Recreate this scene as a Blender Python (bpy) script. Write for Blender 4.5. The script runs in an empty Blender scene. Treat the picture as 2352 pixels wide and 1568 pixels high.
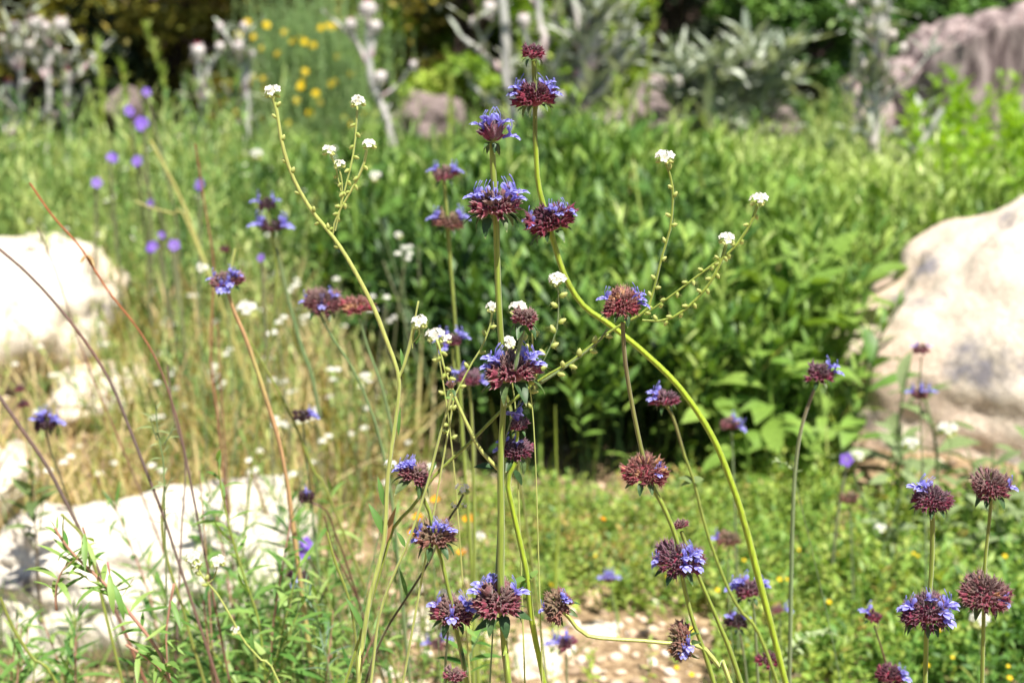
import bpy, math, random
import numpy as np
from mathutils import Vector, Matrix, noise as mnoise

R = math.radians
PITCH = 15.0; CAMH = 0.60; LENS = 50.0
cP, sP = math.cos(R(PITCH)), math.sin(R(PITCH))
K = 36.0/LENS/2352.0                     # metres per photo unit at 1 m (photo measured 2352 units wide)
CAM = np.array([0, 0, CAMH]); FW = np.array([0, cP, -sP]); UP = np.array([0, sP, cP]); RT = np.array([1.0, 0, 0])

def at(px, py, d):
    """point seen at photo position (px,py), d metres in front of the camera"""
    return CAM + FW*d + RT*((px-1176)*K*d) + UP*((784-py)*K*d)
def ground_at(px, py, z=0.0):
    v = FW + RT*((px-1176)*K) + UP*((784-py)*K)
    return CAM + v*((z-CAMH)/v[2])
def project(p):
    q = np.asarray(p) - CAM; d = q@FW
    return 1176+(q@RT)/d/K, 784-(q@UP)/d/K, d
rs = np.random.RandomState(7)

scene = bpy.context.scene
COL = scene.collection

# ------------------------------------------------------------------ mesh building
class MB:
    """collects quads; T runs along a part, Q is a per-piece shade picker"""
    def __init__(s): s.V=[]; s.F=[]; s.T=[]; s.Q=[]; s.M=[]; s.n=0
    def add(s, V, F, T=None, q=0.5, m=0):
        V=np.asarray(V,float).reshape(-1,3); F=np.asarray(F,int).reshape(-1,4)
        k=len(V)
        s.V.append(V); s.F.append(F+s.n); s.T.append(np.zeros(k) if T is None else np.asarray(T,float))
        s.Q.append(np.full(k,q) if np.isscalar(q) else np.asarray(q,float))
        s.M.append(np.full(len(F), m, int)); s.n+=k
    def add_many(s, tpl, Rm, pos, q, m=None):
        """tpl: (V,F,T[,Qoff,M]) copied with k matrices Rm (k,3,3), positions pos (k,3), shade q (k,)"""
        V0,F0,T0 = tpl[:3]; Q0 = tpl[3] if len(tpl)>3 else None; M0 = tpl[4] if len(tpl)>4 else np.zeros(len(F0),int)
        k=len(pos)
        if k==0: return
        V=np.einsum('kij,nj->kni',Rm,V0)+pos[:,None,:]
        F=F0[None]+ (np.arange(k)*len(V0))[:,None,None]
        s.V.append(V.reshape(-1,3)); s.F.append(F.reshape(-1,4)+s.n); s.T.append(np.tile(T0,k))
        Q=np.repeat(np.asarray(q,float),len(V0))
        if Q0 is not None: Q=Q+np.tile(Q0,k)
        s.Q.append(Q); s.M.append(np.tile(M0,k) if m is None else np.full(k*len(F0),m,int)); s.n+=k*len(V0)
    def arrays(s):
        return np.concatenate(s.V),np.concatenate(s.F),np.concatenate(s.T),np.concatenate(s.Q),np.concatenate(s.M)
    def tpl(s):
        V,F,T,Q,M=s.arrays(); return (V,F,T,Q-0.5,M)
    def mesh(s, name, mats, origin=(0,0,0), smooth=True):
        V,F,T,Q,M=s.arrays(); V=V-np.asarray(origin)
        me=bpy.data.meshes.new(name)
        me.vertices.add(len(V)); me.vertices.foreach_set('co',V.astype(np.float32).ravel())
        me.loops.add(len(F)*4); me.loops.foreach_set('vertex_index',F.astype(np.int32).ravel())
        me.polygons.add(len(F)); me.polygons.foreach_set('loop_start',(np.arange(len(F))*4).astype(np.int32))
        me.polygons.foreach_set('loop_total',np.full(len(F),4,np.int32))
        me.polygons.foreach_set('use_smooth',np.full(len(F),smooth,bool))
        for mt in (mats if isinstance(mats,(list,tuple)) else [mats]): me.materials.append(mt)
        me.polygons.foreach_set('material_index',M.astype(np.int32))
        for nm,A in (('T',T),('Q',Q)):
            at_=me.attributes.new(nm,'FLOAT','POINT'); at_.data.foreach_set('value',A.astype(np.float32))
        me.update(calc_edges=True); return me
    def obj(s, name, mats, parent=None, loc=None, smooth=True):
        """world-space geometry -> object with its origin at loc (default: the parent's location)"""
        o0 = np.asarray(loc) if loc is not None else (np.array(parent['_o']) if parent is not None else np.zeros(3))
        me=s.mesh(name,mats,o0,smooth); return link(name,me,parent,o0)

def origin_of(o): return np.array(o['_o'])
def link(name, data, parent, loc, rot=None):
    o=bpy.data.objects.new(name,data); COL.objects.link(o)
    loc=np.asarray(loc,float)
    if parent is not None:
        o.parent=parent; o.location=Vector(loc-np.array(parent['_o']))
    else: o.location=Vector(loc)
    if rot is not None: o.rotation_mode='QUATERNION'; o.rotation_quaternion=rot
    o['_o']=[float(a) for a in loc]
    return o
def tag(o,label=None,cat=None,group=None,kind=None):
    if label: o['label']=label
    if cat: o['category']=cat
    if group: o['group']=group
    if kind: o['kind']=kind
    return o
def thing(name,loc,label,cat,group=None):
    return tag(link(name,None,None,loc),label,cat,group)

# ------------------------------------------------------------------ geometry pieces
def spline(pts, n):
    """Catmull-Rom through pts (any dimension) resampled to n points"""
    P=np.asarray(pts,float)
    if len(P)==2: t=np.linspace(0,1,n)[:,None]; return P[0]*(1-t)+P[1]*t
    Q=np.vstack([2*P[0]-P[1],P,2*P[-1]-P[-2]]); m=len(P)-1
    d=np.linalg.norm(np.diff(P[:,:3],axis=0),axis=1); cum=np.concatenate([[0],np.cumsum(d)])/max(d.sum(),1e-9)
    out=[]
    for u in np.linspace(0,1,n):
        i=min(max(np.searchsorted(cum,u)-1,0),m-1); t=(u-cum[i])/max(cum[i+1]-cum[i],1e-9)
        p0,p1,p2,p3=Q[i],Q[i+1],Q[i+2],Q[i+3]
        out.append(0.5*((2*p1)+(-p0+p2)*t+(2*p0-5*p1+4*p2-p3)*t*t+(-p0+3*p1-3*p2+p3)*t**3))
    return np.array(out)
def frames(P):
    T=np.gradient(P,axis=0); T/=np.linalg.norm(T,axis=1)[:,None]+1e-12
    a=np.array([1.0,0,0]) if abs(T[0][0])<.8 else np.array([0,1.0,0])
    N=[]; n=np.cross(T[0],np.cross(a,T[0])); n/=np.linalg.norm(n)
    for t in T:
        n=n-t*(n@t); n/=np.linalg.norm(n)+1e-12; N.append(n)
    N=np.array(N); return T,N,np.cross(T,N)
def tube(mb,P,rad,sides=8,ridge=0.0,T=None,q=0.5,m=0,cap=True):
    P=np.asarray(P); n=len(P); rad=np.broadcast_to(rad,(n,)).astype(float)
    t,N,B=frames(P); a=np.arange(sides)/sides*2*math.pi
    prof=1+ridge*np.where(np.arange(sides)%3==0,1.0,-.55) if ridge else np.ones(sides)
    V=P[:,None,:]+(N[:,None,:]*np.cos(a)[None,:,None]+B[:,None,:]*np.sin(a)[None,:,None])*(rad[:,None]*prof[None])[:,:,None]
    i,j=np.meshgrid(np.arange(n-1),np.arange(sides),indexing='ij'); j2=(j+1)%sides
    F=np.stack([i*sides+j,i*sides+j2,(i+1)*sides+j2,(i+1)*sides+j],-1).reshape(-1,4)
    V=V.reshape(-1,3)
    Tt=np.repeat(np.linspace(0,1,n) if T is None else np.asarray(T),sides)
    if cap:
        V=np.vstack([V,P[-1]+t[-1]*rad[-1]*.6][:2]); Tt=np.append(Tt,Tt[-1]); c=len(V)-1; b=(n-1)*sides
        cf=[[b+k,b+(k+1)%sides,b+(k+2)%sides,c] for k in range(0,sides-1,2)]
        F=np.vstack([F,cf])
    mb.add(V,F,Tt,q,m)
def leaf_tpl(L=1,W=.25,seg=4,curl=.3,fold=.15,wide=.45,wave=0.0,cols=2):
    """leaf along +Y from the origin, upper side +Z; widest at `wide` of its length"""
    s=np.linspace(0,1,seg+1); w=np.sin(np.pi*s**(math.log(.5)/math.log(wide)))**.8*W/2
    w[0]=W*.06; w[-1]=W*.012
    V=[];T=[]
    for k,u in enumerate(s):
        ang=curl*u; y=L*(math.sin(ang)/curl if abs(curl)>1e-3 else u); z=-L*((1-math.cos(ang))/curl if abs(curl)>1e-3 else 0)
        for x in np.linspace(-1,1,cols+1):
            V.append((x*w[k],y,z+fold*abs(x)*w[k]+wave*W*math.sin(9*u+2*x)*abs(x))); T.append(u)
    c=cols+1; F=[[k*c+j,k*c+j+1,(k+1)*c+j+1,(k+1)*c+j] for k in range(seg) for j in range(cols)]
    return (np.array(V),np.array(F),np.array(T))
def rotmats(az,el,roll,scale=1.0):
    """maps +Y to the direction (azimuth az, elevation el); +Z stays as high as it can; roll turns about Y"""
    az,el,roll=np.broadcast_arrays(np.asarray(az,float),el,roll); ca,sa=np.cos(az),np.sin(az); ce,se=np.cos(el),np.sin(el)
    Y=np.stack([sa*ce,ca*ce,se],-1); X=np.stack([ca,-sa,0*ca],-1); Z=np.cross(X,Y)
    cr,sr=np.cos(roll)[:,None],np.sin(roll)[:,None]
    X2=X*cr-Z*sr; Z2=X*sr+Z*cr
    M=np.stack([X2,Y,Z2],-1); return M*np.broadcast_to(np.asarray(scale,float),(len(az),))[:,None,None]
def zrot(a,scale):
    a=np.asarray(a,float); c,s=np.cos(a),np.sin(a); z=0*a
    return np.stack([np.stack([c,-s,z],-1),np.stack([s,c,z],-1),np.stack([z,z,z+1],-1)],1)*np.asarray(scale)[:,None,None]
def fit(mat3x3_dirY,upZ):
    Y=mat3x3_dirY/np.linalg.norm(mat3x3_dirY); X=np.cross(Y,upZ); X/=np.linalg.norm(X)+1e-9; Z=np.cross(X,Y)
    return np.stack([X,Y,Z],-1)

# ------------------------------------------------------------------ materials
def lin(h):
    h=h.lstrip('#'); v=[int(h[i:i+2],16)/255 for i in (0,2,4)]
    return tuple((x/12.92 if x<=.04045 else ((x+.055)/1.055)**2.4) for x in v)+(1,)
def newmat(name):
    m=bpy.data.materials.new(name); m.use_nodes=True; nt=m.node_tree; nt.nodes.clear(); return m,nt
def N(nt,t,**kw):
    n=nt.nodes.new(t)
    for k,v in kw.items():
        if k.startswith('i_'): n.inputs[k[2:].replace('_',' ')].default_value=v
        else: setattr(n,k,v)
    return n
def ramp(nt,fac,stops):
    r=nt.nodes.new('ShaderNodeValToRGB'); e=r.color_ramp.elements
    while len(e)>1: e.remove(e[-1])
    e[0].position=stops[0][0]; e[0].color=stops[0][1]
    for p,c in stops[1:]: x=e.new(p); x.color=c
    nt.links.new(fac,r.inputs['Fac']); return r.outputs['Color']
def mixc(nt,f,a,b,mode='MIX'):
    n=nt.nodes.new('ShaderNodeMix'); n.data_type='RGBA'; n.blend_type=mode; n.clamp_factor=True
    for s,v in ((0,f),(6,a),(7,b)):
        if hasattr(v,'links') or hasattr(v,'is_linked'): nt.links.new(v,n.inputs[s])
        else: n.inputs[s].default_value=v
    return n.outputs[2]
def attr(nt,nm):
    a=nt.nodes.new('ShaderNodeAttribute'); a.attribute_name=nm; return a.outputs['Fac']
def finish(nt,col,rough=.55,trans=.3,spec=.35,bump=None,tcol=None,sheen=0):
    out=N(nt,'ShaderNodeOutputMaterial'); p=N(nt,'ShaderNodeBsdfPrincipled')
    nt.links.new(col,p.inputs['Base Color']); p.inputs['Roughness'].default_value=rough
    p.inputs['Specular IOR Level'].default_value=spec
    if sheen: p.inputs['Sheen Weight'].default_value=sheen
    if bump is not None: nt.links.new(bump,p.inputs['Normal'])
    if trans:
        t=N(nt,'ShaderNodeBsdfTranslucent'); nt.links.new(tcol if tcol is not None else col,t.inputs['Color'])
        mx=N(nt,'ShaderNodeMixShader'); mx.inputs[0].default_value=trans
        nt.links.new(p.outputs[0],mx.inputs[1]); nt.links.new(t.outputs[0],mx.inputs[2]); nt.links.new(mx.outputs[0],out.inputs['Surface'])
    else: nt.links.new(p.outputs[0],out.inputs['Surface'])
def noise_(nt,scale,detail=3,rough=.5,vec=None):
    n=N(nt,'ShaderNodeTexNoise'); n.inputs['Scale'].default_value=scale; n.inputs['Detail'].default_value=detail; n.inputs['Roughness'].default_value=rough
    if vec is None:
        g=N(nt,'ShaderNodeTexCoord'); vec=g.outputs['Object']
    nt.links.new(vec,n.inputs['Vector']); return n.outputs['Fac']
def bump_(nt,h,dist=.001,strength=.5):
    b=N(nt,'ShaderNodeBump'); b.inputs['Distance'].default_value=dist; b.inputs['Strength'].default_value=strength
    nt.links.new(h,b.inputs['Height']); return b.outputs['Normal']
def leafmat(name,cols,tip=None,tipw=.25,trans=.35,rough=.5,spec=.4,nscale=60,warm=1.25):
    """shades picked per leaf by Q, tips shifted by T, mottled by noise"""
    m,nt=newmat(name); q=attr(nt,'Q'); k=len(cols)
    c=ramp(nt,q,[(i/(k-1) if k>1 else 0,lin(h)) for i,h in enumerate(cols)])
    if tip:
        t=attr(nt,'T'); r=ramp(nt,t,[(1-tipw,(0,0,0,1)),(1,(1,1,1,1))]); c=mixc(nt,r,c,lin(tip))
    n=noise_(nt,nscale,3); v=ramp(nt,n,[(.3,(.72,.72,.72,1)),(.7,(1.18,1.18,1.18,1))])
    c=mixc(nt,1.0,c,v,'MULTIPLY')
    tc=mixc(nt,1.0,c,(1.25*warm/1.25,1.25,.55,1),'MULTIPLY')
    finish(nt,c,rough,trans,spec,tcol=tc); return m

M={}
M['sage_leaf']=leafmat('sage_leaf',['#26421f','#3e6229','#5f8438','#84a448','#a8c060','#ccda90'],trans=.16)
M['broad_leaf']=leafmat('broad_leaf',['#55762e','#6a8c3a','#7f9f46','#94b254','#a6c064'],trans=.3,nscale=40)
M['bright_leaf']=leafmat('bright_leaf',['#6a9426','#80a82c','#94ba34','#aac844'],trans=.4)
M['grey_leaf']=leafmat('grey_leaf',['#5a7040','#70854e','#87996a','#9bab80'],trans=.22,rough=.7)
M['forb_leaf']=leafmat('forb_leaf',['#4a7238','#668c48','#86a65a','#a4bb6c','#c6cf84','#94ad76'],trans=.28)
M['clover']=leafmat('clover',['#55803a','#6a9444','#82a84c','#9cb856','#b4c25e','#5c8450','#c0a860'],trans=.35)
M['dry_grass']=leafmat('dry_grass',['#979a58','#b3aa6c','#c9b882','#d8c698','#b08a62','#9aa65c'],trans=.35,rough=.6)
M['green_grass']=leafmat('green_grass',['#527834','#6c9040','#88a64c','#a4b85c','#c0c874'],trans=.4)
M['shrub_olive']=leafmat('shrub_olive',['#565c26','#70742e','#8e8c3a','#a89e46','#c0b050','#7c6640'],trans=.2,nscale=5)
M['shrub_bright']=leafmat('shrub_bright',['#56762a','#729434','#90ae40','#aac450','#c0d060'],trans=.3,nscale=5)
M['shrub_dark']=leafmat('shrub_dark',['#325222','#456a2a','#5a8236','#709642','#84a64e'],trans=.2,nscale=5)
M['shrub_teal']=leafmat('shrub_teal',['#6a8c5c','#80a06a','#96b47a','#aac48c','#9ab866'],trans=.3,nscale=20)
M['shrub_painted_shade']=leafmat('shrub_painted_shade',['#131f10','#1c2c16','#283c1c','#36501f'],trans=.1,nscale=5)  # near-black leaves: the shade of the background gaps is in their colour
M['silver']=leafmat('silver_leaf',['#7e887c','#98a094','#b2b8aa','#c8ccc0'],trans=.15,rough=.85,spec=.15)
M['silver_dark']=leafmat('silver_dark',['#7c887a','#98a492','#b4beac','#d0d6c8'],trans=.2,rough=.85,spec=.15)
M['cling']=leafmat('narrow_leaf',['#3f6a2a','#52803a','#6b9448','#86a858','#9db56a'],trans=.35)
M['spent']=leafmat('ash_leaf',['#55705a','#6a846a','#86997c'],trans=.2,rough=.75)

def stemmat(name,green,other,hair=True):
    """Q blends from the fresh stem colour (0) to the second one (1)"""
    m,nt=newmat(name); q=attr(nt,'Q'); c=mixc(nt,q,lin(green),lin(other))
    g=N(nt,'ShaderNodeTexCoord'); mp=N(nt,'ShaderNodeMapping'); mp.inputs['Scale'].default_value=(900,900,60)
    nt.links.new(g.outputs['Object'],mp.inputs['Vector'])
    n=noise_(nt,1.0,2,.6,mp.outputs[0]); v=ramp(nt,n,[(.3,(.78,.78,.74,1)),(.72,(1.3,1.28,1.2,1))])
    c=mixc(nt,1.0,c,v,'MULTIPLY')
    finish(nt,c,.45,.12,.45,bump_(nt,n,.0003,.4),sheen=.25); return m
M['stem']=stemmat('stem_green','#8a9e3c','#6b5346')
M['stem_lime']=stemmat('stem_lime','#9cb52c','#5d5b30')
M['stem_grey']=stemmat('stem_greygreen','#6f8a58','#7a6450')
M['stem_pink']=stemmat('stem_pink','#93a05a','#b87878')
M['stem_pale']=stemmat('stem_pale','#aebb66','#b9936a')
M['stem_dry']=stemmat('stem_dry','#6c5c58','#a35f38')
M['stem_dark']=stemmat('stem_dark','#4f5d38','#5b2f26')

def calyxmat(name,low,up,tipc,basec='#7d8a3e',tan='#c08a5c'):
    m,nt=newmat(name); q=attr(nt,'Q'); t=attr(nt,'T')
    c=ramp(nt,q,[(0,lin(low)),(.45,lin(low)),(.75,lin(up)),(.93,lin(up)),(.97,lin(tan)),(1,lin(tan))])
    f=ramp(nt,t,[(0,(1,1,1,1)),(.22,(0,0,0,1))]); c=mixc(nt,f,c,lin(basec))
    f2=ramp(nt,t,[(.72,(0,0,0,1)),(.95,(1,1,1,1))]); c=mixc(nt,f2,c,lin(tipc))
    n=noise_(nt,1800,2,.6); v=ramp(nt,n,[(.35,(.6,.6,.6,1)),(.68,(1.5,1.45,1.45,1))]); c=mixc(nt,1.0,c,v,'MULTIPLY')
    finish(nt,c,.5,.15,.4,bump_(nt,n,.0004,.5),sheen=.3); return m
M['calyx']=calyxmat('calyx_maroon','#7c2444','#70505e','#8c707e')
M['calyx_red']=calyxmat('calyx_red','#7c1a38','#58283c','#6c3a4a')
M['calyx_brown']=calyxmat('calyx_brown','#84364a','#80625f','#a88e88')
M['calyx_tan']=calyxmat('calyx_tan','#8e3040','#94625a','#b08478',tan='#c4946c')
M['calyx_dark']=calyxmat('calyx_dark','#4a1c2c','#3a2028','#5a3a40')
M['calyx_green']=calyxmat('calyx_green','#8a5a4e','#7c6a50','#8a6058','#8f9a50')
M['bract']=leafmat('bract',['#2c4a26','#3c5a30','#4c683a','#5a6a3e'],tip='#a8aa78',tipw=.12,trans=.1,nscale=700)
m,nt=newmat('petal_violet'); q=attr(nt,'Q'); t=attr(nt,'T')
c=ramp(nt,t,[(0,lin('#7f68cc')),(.45,lin('#8c84de')),(.8,lin('#a2a4ec')),(1,lin('#b4b8f2'))])
c=mixc(nt,q,c,lin('#e6e8fb')); finish(nt,c,.45,.35,.3); M['petal']=m
m,nt=newmat('petal_purple'); c=ramp(nt,attr(nt,'T'),[(0,lin('#c8b8e8')),(.4,lin('#8a62d8')),(1,lin('#9a7ae4'))]); finish(nt,c,.5,.35,.3); M['purple']=m
m,nt=newmat('petal_white'); c=ramp(nt,attr(nt,'T'),[(0,lin('#e8dc90')),(.25,lin('#f0f0e8')),(1,lin('#f4f4f0'))]); finish(nt,c,.5,.5,.3); M['white']=m
m,nt=newmat('petal_yellow'); c=ramp(nt,attr(nt,'Q'),[(0,lin('#e8c400')),(1,lin('#f4da20'))]); finish(nt,c,.5,.3,.3); M['yellow']=m
m,nt=newmat('petal_orange'); c=ramp(nt,attr(nt,'Q'),[(0,lin('#f09a00')),(1,lin('#f6b808'))]); finish(nt,c,.5,.3,.3); M['orange']=m
m,nt=newmat('thistle_pink'); c=ramp(nt,attr(nt,'Q'),[(0,lin('#b03a5c')),(1,lin('#d8648a'))]); finish(nt,c,.7,.2,.2); M['pink']=m
m,nt=newmat('thistle_wool'); c=ramp(nt,attr(nt,'T'),[(0,lin('#b8bcb6')),(.6,lin('#d4ccca')),(1,lin('#dcb0bc'))]); finish(nt,c,.9,.1,.1); M['wool']=m
m,nt=newmat('bristle_bud'); c=ramp(nt,attr(nt,'T'),[(0,lin('#9aae4a')),(1,lin('#d0d488'))]); finish(nt,c,.5,.3,.3); M['bud']=m

def rockmat(name,base,dark,pink,stain_shade,scale=1.0,spots=.5,shade_patch=None):
    m,nt=newmat(name)
    n1=noise_(nt,3.0*scale,6,.6); c=ramp(nt,n1,[(.3,lin(pink)),(.48,lin(base)),(.62,lin(base)),(.78,lin(dark))])
    n2=noise_(nt,11*scale,5,.65); f=ramp(nt,n2,[(spots+.08,(0,0,0,1)),(spots+.17,(1,1,1,1))]); c=mixc(nt,f,c,lin(stain_shade))  # stain spots; on the boulder they also stand for shadows
    if shade_patch:
        n5=noise_(nt,5.5,6,.7); f=ramp(nt,n5,[(.53,(0,0,0,1)),(.63,(1,1,1,1))]); c=mixc(nt,f,c,lin(shade_patch))  # large patches painted in place of cast shadows
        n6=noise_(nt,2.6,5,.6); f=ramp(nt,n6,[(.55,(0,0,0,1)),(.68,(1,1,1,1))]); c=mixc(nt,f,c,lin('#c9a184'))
    n3=noise_(nt,220*scale,3,.7); v=ramp(nt,n3,[(.3,(.62,.61,.6,1)),(.6,(1.1,1.1,1.1,1))]); c=mixc(nt,1.0,c,v,'MULTIPLY')
    n4=noise_(nt,24*scale,8,.65)
    finish(nt,c,.85,0,.25,bump_(nt,n4,.012/scale,.8)); return m
M['granite']=rockmat('pale_granite','#e4d9c8','#cab79e','#dcc0aa','#8b8488',1.0,.55)
M['boulder']=rockmat('boulder_granite','#dccfbe','#c0aa92','#d8b6a2','#7c7880',1.0,.53,shade_patch='#8f8a90')  # grey patches in the colour stand for shadows cast on the boulder
M['granite_lichen']=rockmat('lichened_granite','#e0d8ca','#c4b8a8','#d8c6b6','#5c5a64',1.5,.51)
M['rock_purple']=rockmat('weathered_rock','#847674','#564c4c','#9a8884','#4a4040',.6,.55)
m,nt=newmat('weathered_wood')
g=N(nt,'ShaderNodeTexCoord'); mp=N(nt,'ShaderNodeMapping'); mp.inputs['Scale'].default_value=(24,24,7); nt.links.new(g.outputs['Object'],mp.inputs['Vector'])
n=noise_(nt,1.0,6,.6,mp.outputs[0]); c=ramp(nt,n,[(.32,lin('#3e3434')),(.45,lin('#736464')),(.6,lin('#b2a2a0')),(.75,lin('#8a6c66'))])
finish(nt,c,.85,0,.2,bump_(nt,n,.02,.9)); M['wood']=m
m,nt=newmat('bark'); n=noise_(nt,14,6,.7); c=ramp(nt,n,[(.3,lin('#2e2522')),(.7,lin('#6b5a50'))]); finish(nt,c,.9,0,.2,bump_(nt,n,.03,.9)); M['bark']=m
m,nt=newmat('soil'); 
g=N(nt,'ShaderNodeTexCoord'); o=g.outputs['Object']
n1=noise_(nt,1.7,5,.6,o); n2=noise_(nt,60,5,.7,o); n3=noise_(nt,400,3,.7,o)
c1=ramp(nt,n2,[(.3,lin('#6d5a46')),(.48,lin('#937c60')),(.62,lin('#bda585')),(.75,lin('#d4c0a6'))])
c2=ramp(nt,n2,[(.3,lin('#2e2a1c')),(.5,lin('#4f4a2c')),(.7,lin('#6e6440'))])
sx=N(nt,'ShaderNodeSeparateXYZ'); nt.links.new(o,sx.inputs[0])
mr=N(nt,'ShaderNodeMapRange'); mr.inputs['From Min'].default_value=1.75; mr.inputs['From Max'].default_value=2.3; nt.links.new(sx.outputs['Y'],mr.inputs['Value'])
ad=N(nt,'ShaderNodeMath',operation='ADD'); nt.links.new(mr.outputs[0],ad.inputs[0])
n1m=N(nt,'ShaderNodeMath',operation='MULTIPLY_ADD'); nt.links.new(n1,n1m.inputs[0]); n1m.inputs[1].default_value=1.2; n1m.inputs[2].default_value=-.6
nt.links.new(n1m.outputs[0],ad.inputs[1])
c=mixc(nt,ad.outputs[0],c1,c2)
v=ramp(nt,n3,[(.3,(.6,.6,.6,1)),(.65,(1.15,1.15,1.15,1))]); c=mixc(nt,1.0,c,v,'MULTIPLY')
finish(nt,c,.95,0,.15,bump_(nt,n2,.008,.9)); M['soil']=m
m,nt=newmat('pebble'); c=ramp(nt,attr(nt,'Q'),[(0,lin('#8d7a66')),(.3,lin('#c2a98e')),(.55,lin('#e0cdb6')),(.8,lin('#d8b89c')),(1,lin('#efe6da'))]); n=noise_(nt,300,4,.6)
v=ramp(nt,n,[(.3,(.75,.75,.75,1)),(.65,(1.08,1.08,1.08,1))]); c=mixc(nt,1.0,c,v,'MULTIPLY'); finish(nt,c,.85,0,.2); M['pebble']=m
# ================================================================== SETTING
def terrain(x,y):
    return 0.012*math.sin(3.1*x+1.3)*math.sin(2.3*y)+0.006*math.sin(9*x+2*y)
def build_ground():
    n=170; xs=np.sign(np.linspace(-1,1,n))*np.abs(np.linspace(-1,1,n))**2.2*60; ys=np.linspace(0,1,n)**2.4*70-3
    X,Y=np.meshgrid(xs,ys,indexing='ij'); Z=np.zeros_like(X)
    for i in range(n):
        for j in range(n):
            x,y=X[i,j],Y[i,j]
            Z[i,j]=terrain(x,y)+max(0,y-6.9)**1.25*.32*(1 if y>6.9 else 0)
            if abs(x)<2 and y<4: Z[i,j]+=.012*mnoise.noise(Vector((x*9,y*9,0)))
    V=np.stack([X,Y,Z],-1).reshape(-1,3); i,j=np.meshgrid(np.arange(n-1),np.arange(n-1),indexing='ij')
    F=np.stack([i*n+j,(i+1)*n+j,(i+1)*n+j+1,i*n+j+1],-1).reshape(-1,4)
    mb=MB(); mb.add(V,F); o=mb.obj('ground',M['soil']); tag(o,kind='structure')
build_ground()

def rock(name,px,py,d,hx,hy,ry,seed,mat,label,cat='rock',group=None,sub=5,amp=.22,freq=1.4,yaw=0,blocky=.25,tilt=0):
    c=at(px,py,d); rx=hx*K*d; rz=hy*K*d/cP
    bm=__import__('bmesh').new(); __import__('bmesh').ops.create_icosphere(bm,subdivisions=sub,radius=1)
    off=Vector((seed*7.3,seed*3.1,seed*1.7))
    for v in bm.verts:
        p=v.co.normalized(); q=Vector([math.copysign(abs(a)**(1-blocky),a) for a in p]); q=q/max(q.length,1e-6)*(.85+.15*q.length)
        n1=mnoise.fractal(p*freq+off,1.0,2.0,4); n2=mnoise.fractal(p*freq*4+off,1,2,4); n3=mnoise.voronoi(p*2.2+off)[0][0]
        v.co=q*(1+amp*n1+amp*.22*n2+amp*.5*(n3-.3))
        v.co=Vector((v.co.x*rx,v.co.y*ry,v.co.z*rz))
    bm.transform(Matrix.Rotation(tilt,4,'Y')@Matrix.Rotation(yaw,4,'Z'))
    me=bpy.data.meshes.new(name); bm.to_mesh(me); bm.free(); me.materials.append(mat)
    for p in me.polygons: p.use_smooth=True
    o=link(name,me,None,c); tag(o,label,cat,group); return o
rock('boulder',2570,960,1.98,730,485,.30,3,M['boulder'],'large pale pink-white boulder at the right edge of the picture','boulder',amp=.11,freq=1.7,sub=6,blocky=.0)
rock('rock',50,735,2.15,225,170,.2,5,M['granite'],'white sunlit rock at the left edge below the tall arching dry stalks','rock',amp=.2)
rock('rock',235,895,1.95,105,48,.1,6,M['granite'],'low white rock half sunk in dry grass right of the left-edge rock','rock')
rock('rock',-15,1120,1.55,85,75,.09,8,M['granite'],'small pale rock cut by the left edge above the big speckled rock','rock')
rock('rock',315,1352,1.36,345,215,.12,9,M['granite_lichen'],'broad white rock with dark grey spots in the lower left corner','rock',sub=6,amp=.24,freq=1.7,tilt=-.05)
rock('rock',530,1255,1.42,175,120,.12,12,M['granite_lichen'],'rounded white rock behind the tangle of green stems, right of the broad spotted rock','rock',amp=.2)
rock('rock',1232,1535,1.24,62,55,.035,14,M['granite'],'cream rock on the gravel between the two thick stems at the bottom edge','rock',sub=4)
rock('rock',1372,1458,1.31,60,16,.03,16,M['granite'],'flat pale stone on the gravel beneath the curved horizontal stem','rock',sub=4)
rock('rock',985,1440,1.32,60,24,.04,18,M['granite'],'small whitish stone on the ground left of the paired flower heads','rock',sub=4)
rock('rock',990,282,4.7,78,66,.2,20,M['rock_purple'],'rounded purplish brown rock in front of the bright green shrub','rock')
rock('rock',1505,290,4.6,72,82,.2,22,M['rock_purple'],'upright purplish rock beside the fallen grey log','rock')
rock('rock',1782,300,4.5,48,60,.15,24,M['rock_purple'],'dark reddish rock right of the bushy silver thistle','rock')
rock('rock',290,248,4.9,38,42,.15,26,M['rock_purple'],'pinkish rock behind the violet flowers at upper left','rock',sub=4)
rock('rock',575,285,4.6,34,20,.1,27,M['rock_purple'],'small pinkish stone left of the yellow flowers','rock',sub=4)
rock('rock',852,335,4.3,34,26,.1,28,M['rock_purple'],'small pink stone behind the white flower tops right of the yellow flowers','rock',sub=4)
rock('rock',2052,430,3.7,40,13,.06,29,M['rock_purple'],'flat grey stone at the foot of the tall silver thistle','rock',sub=4)

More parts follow.
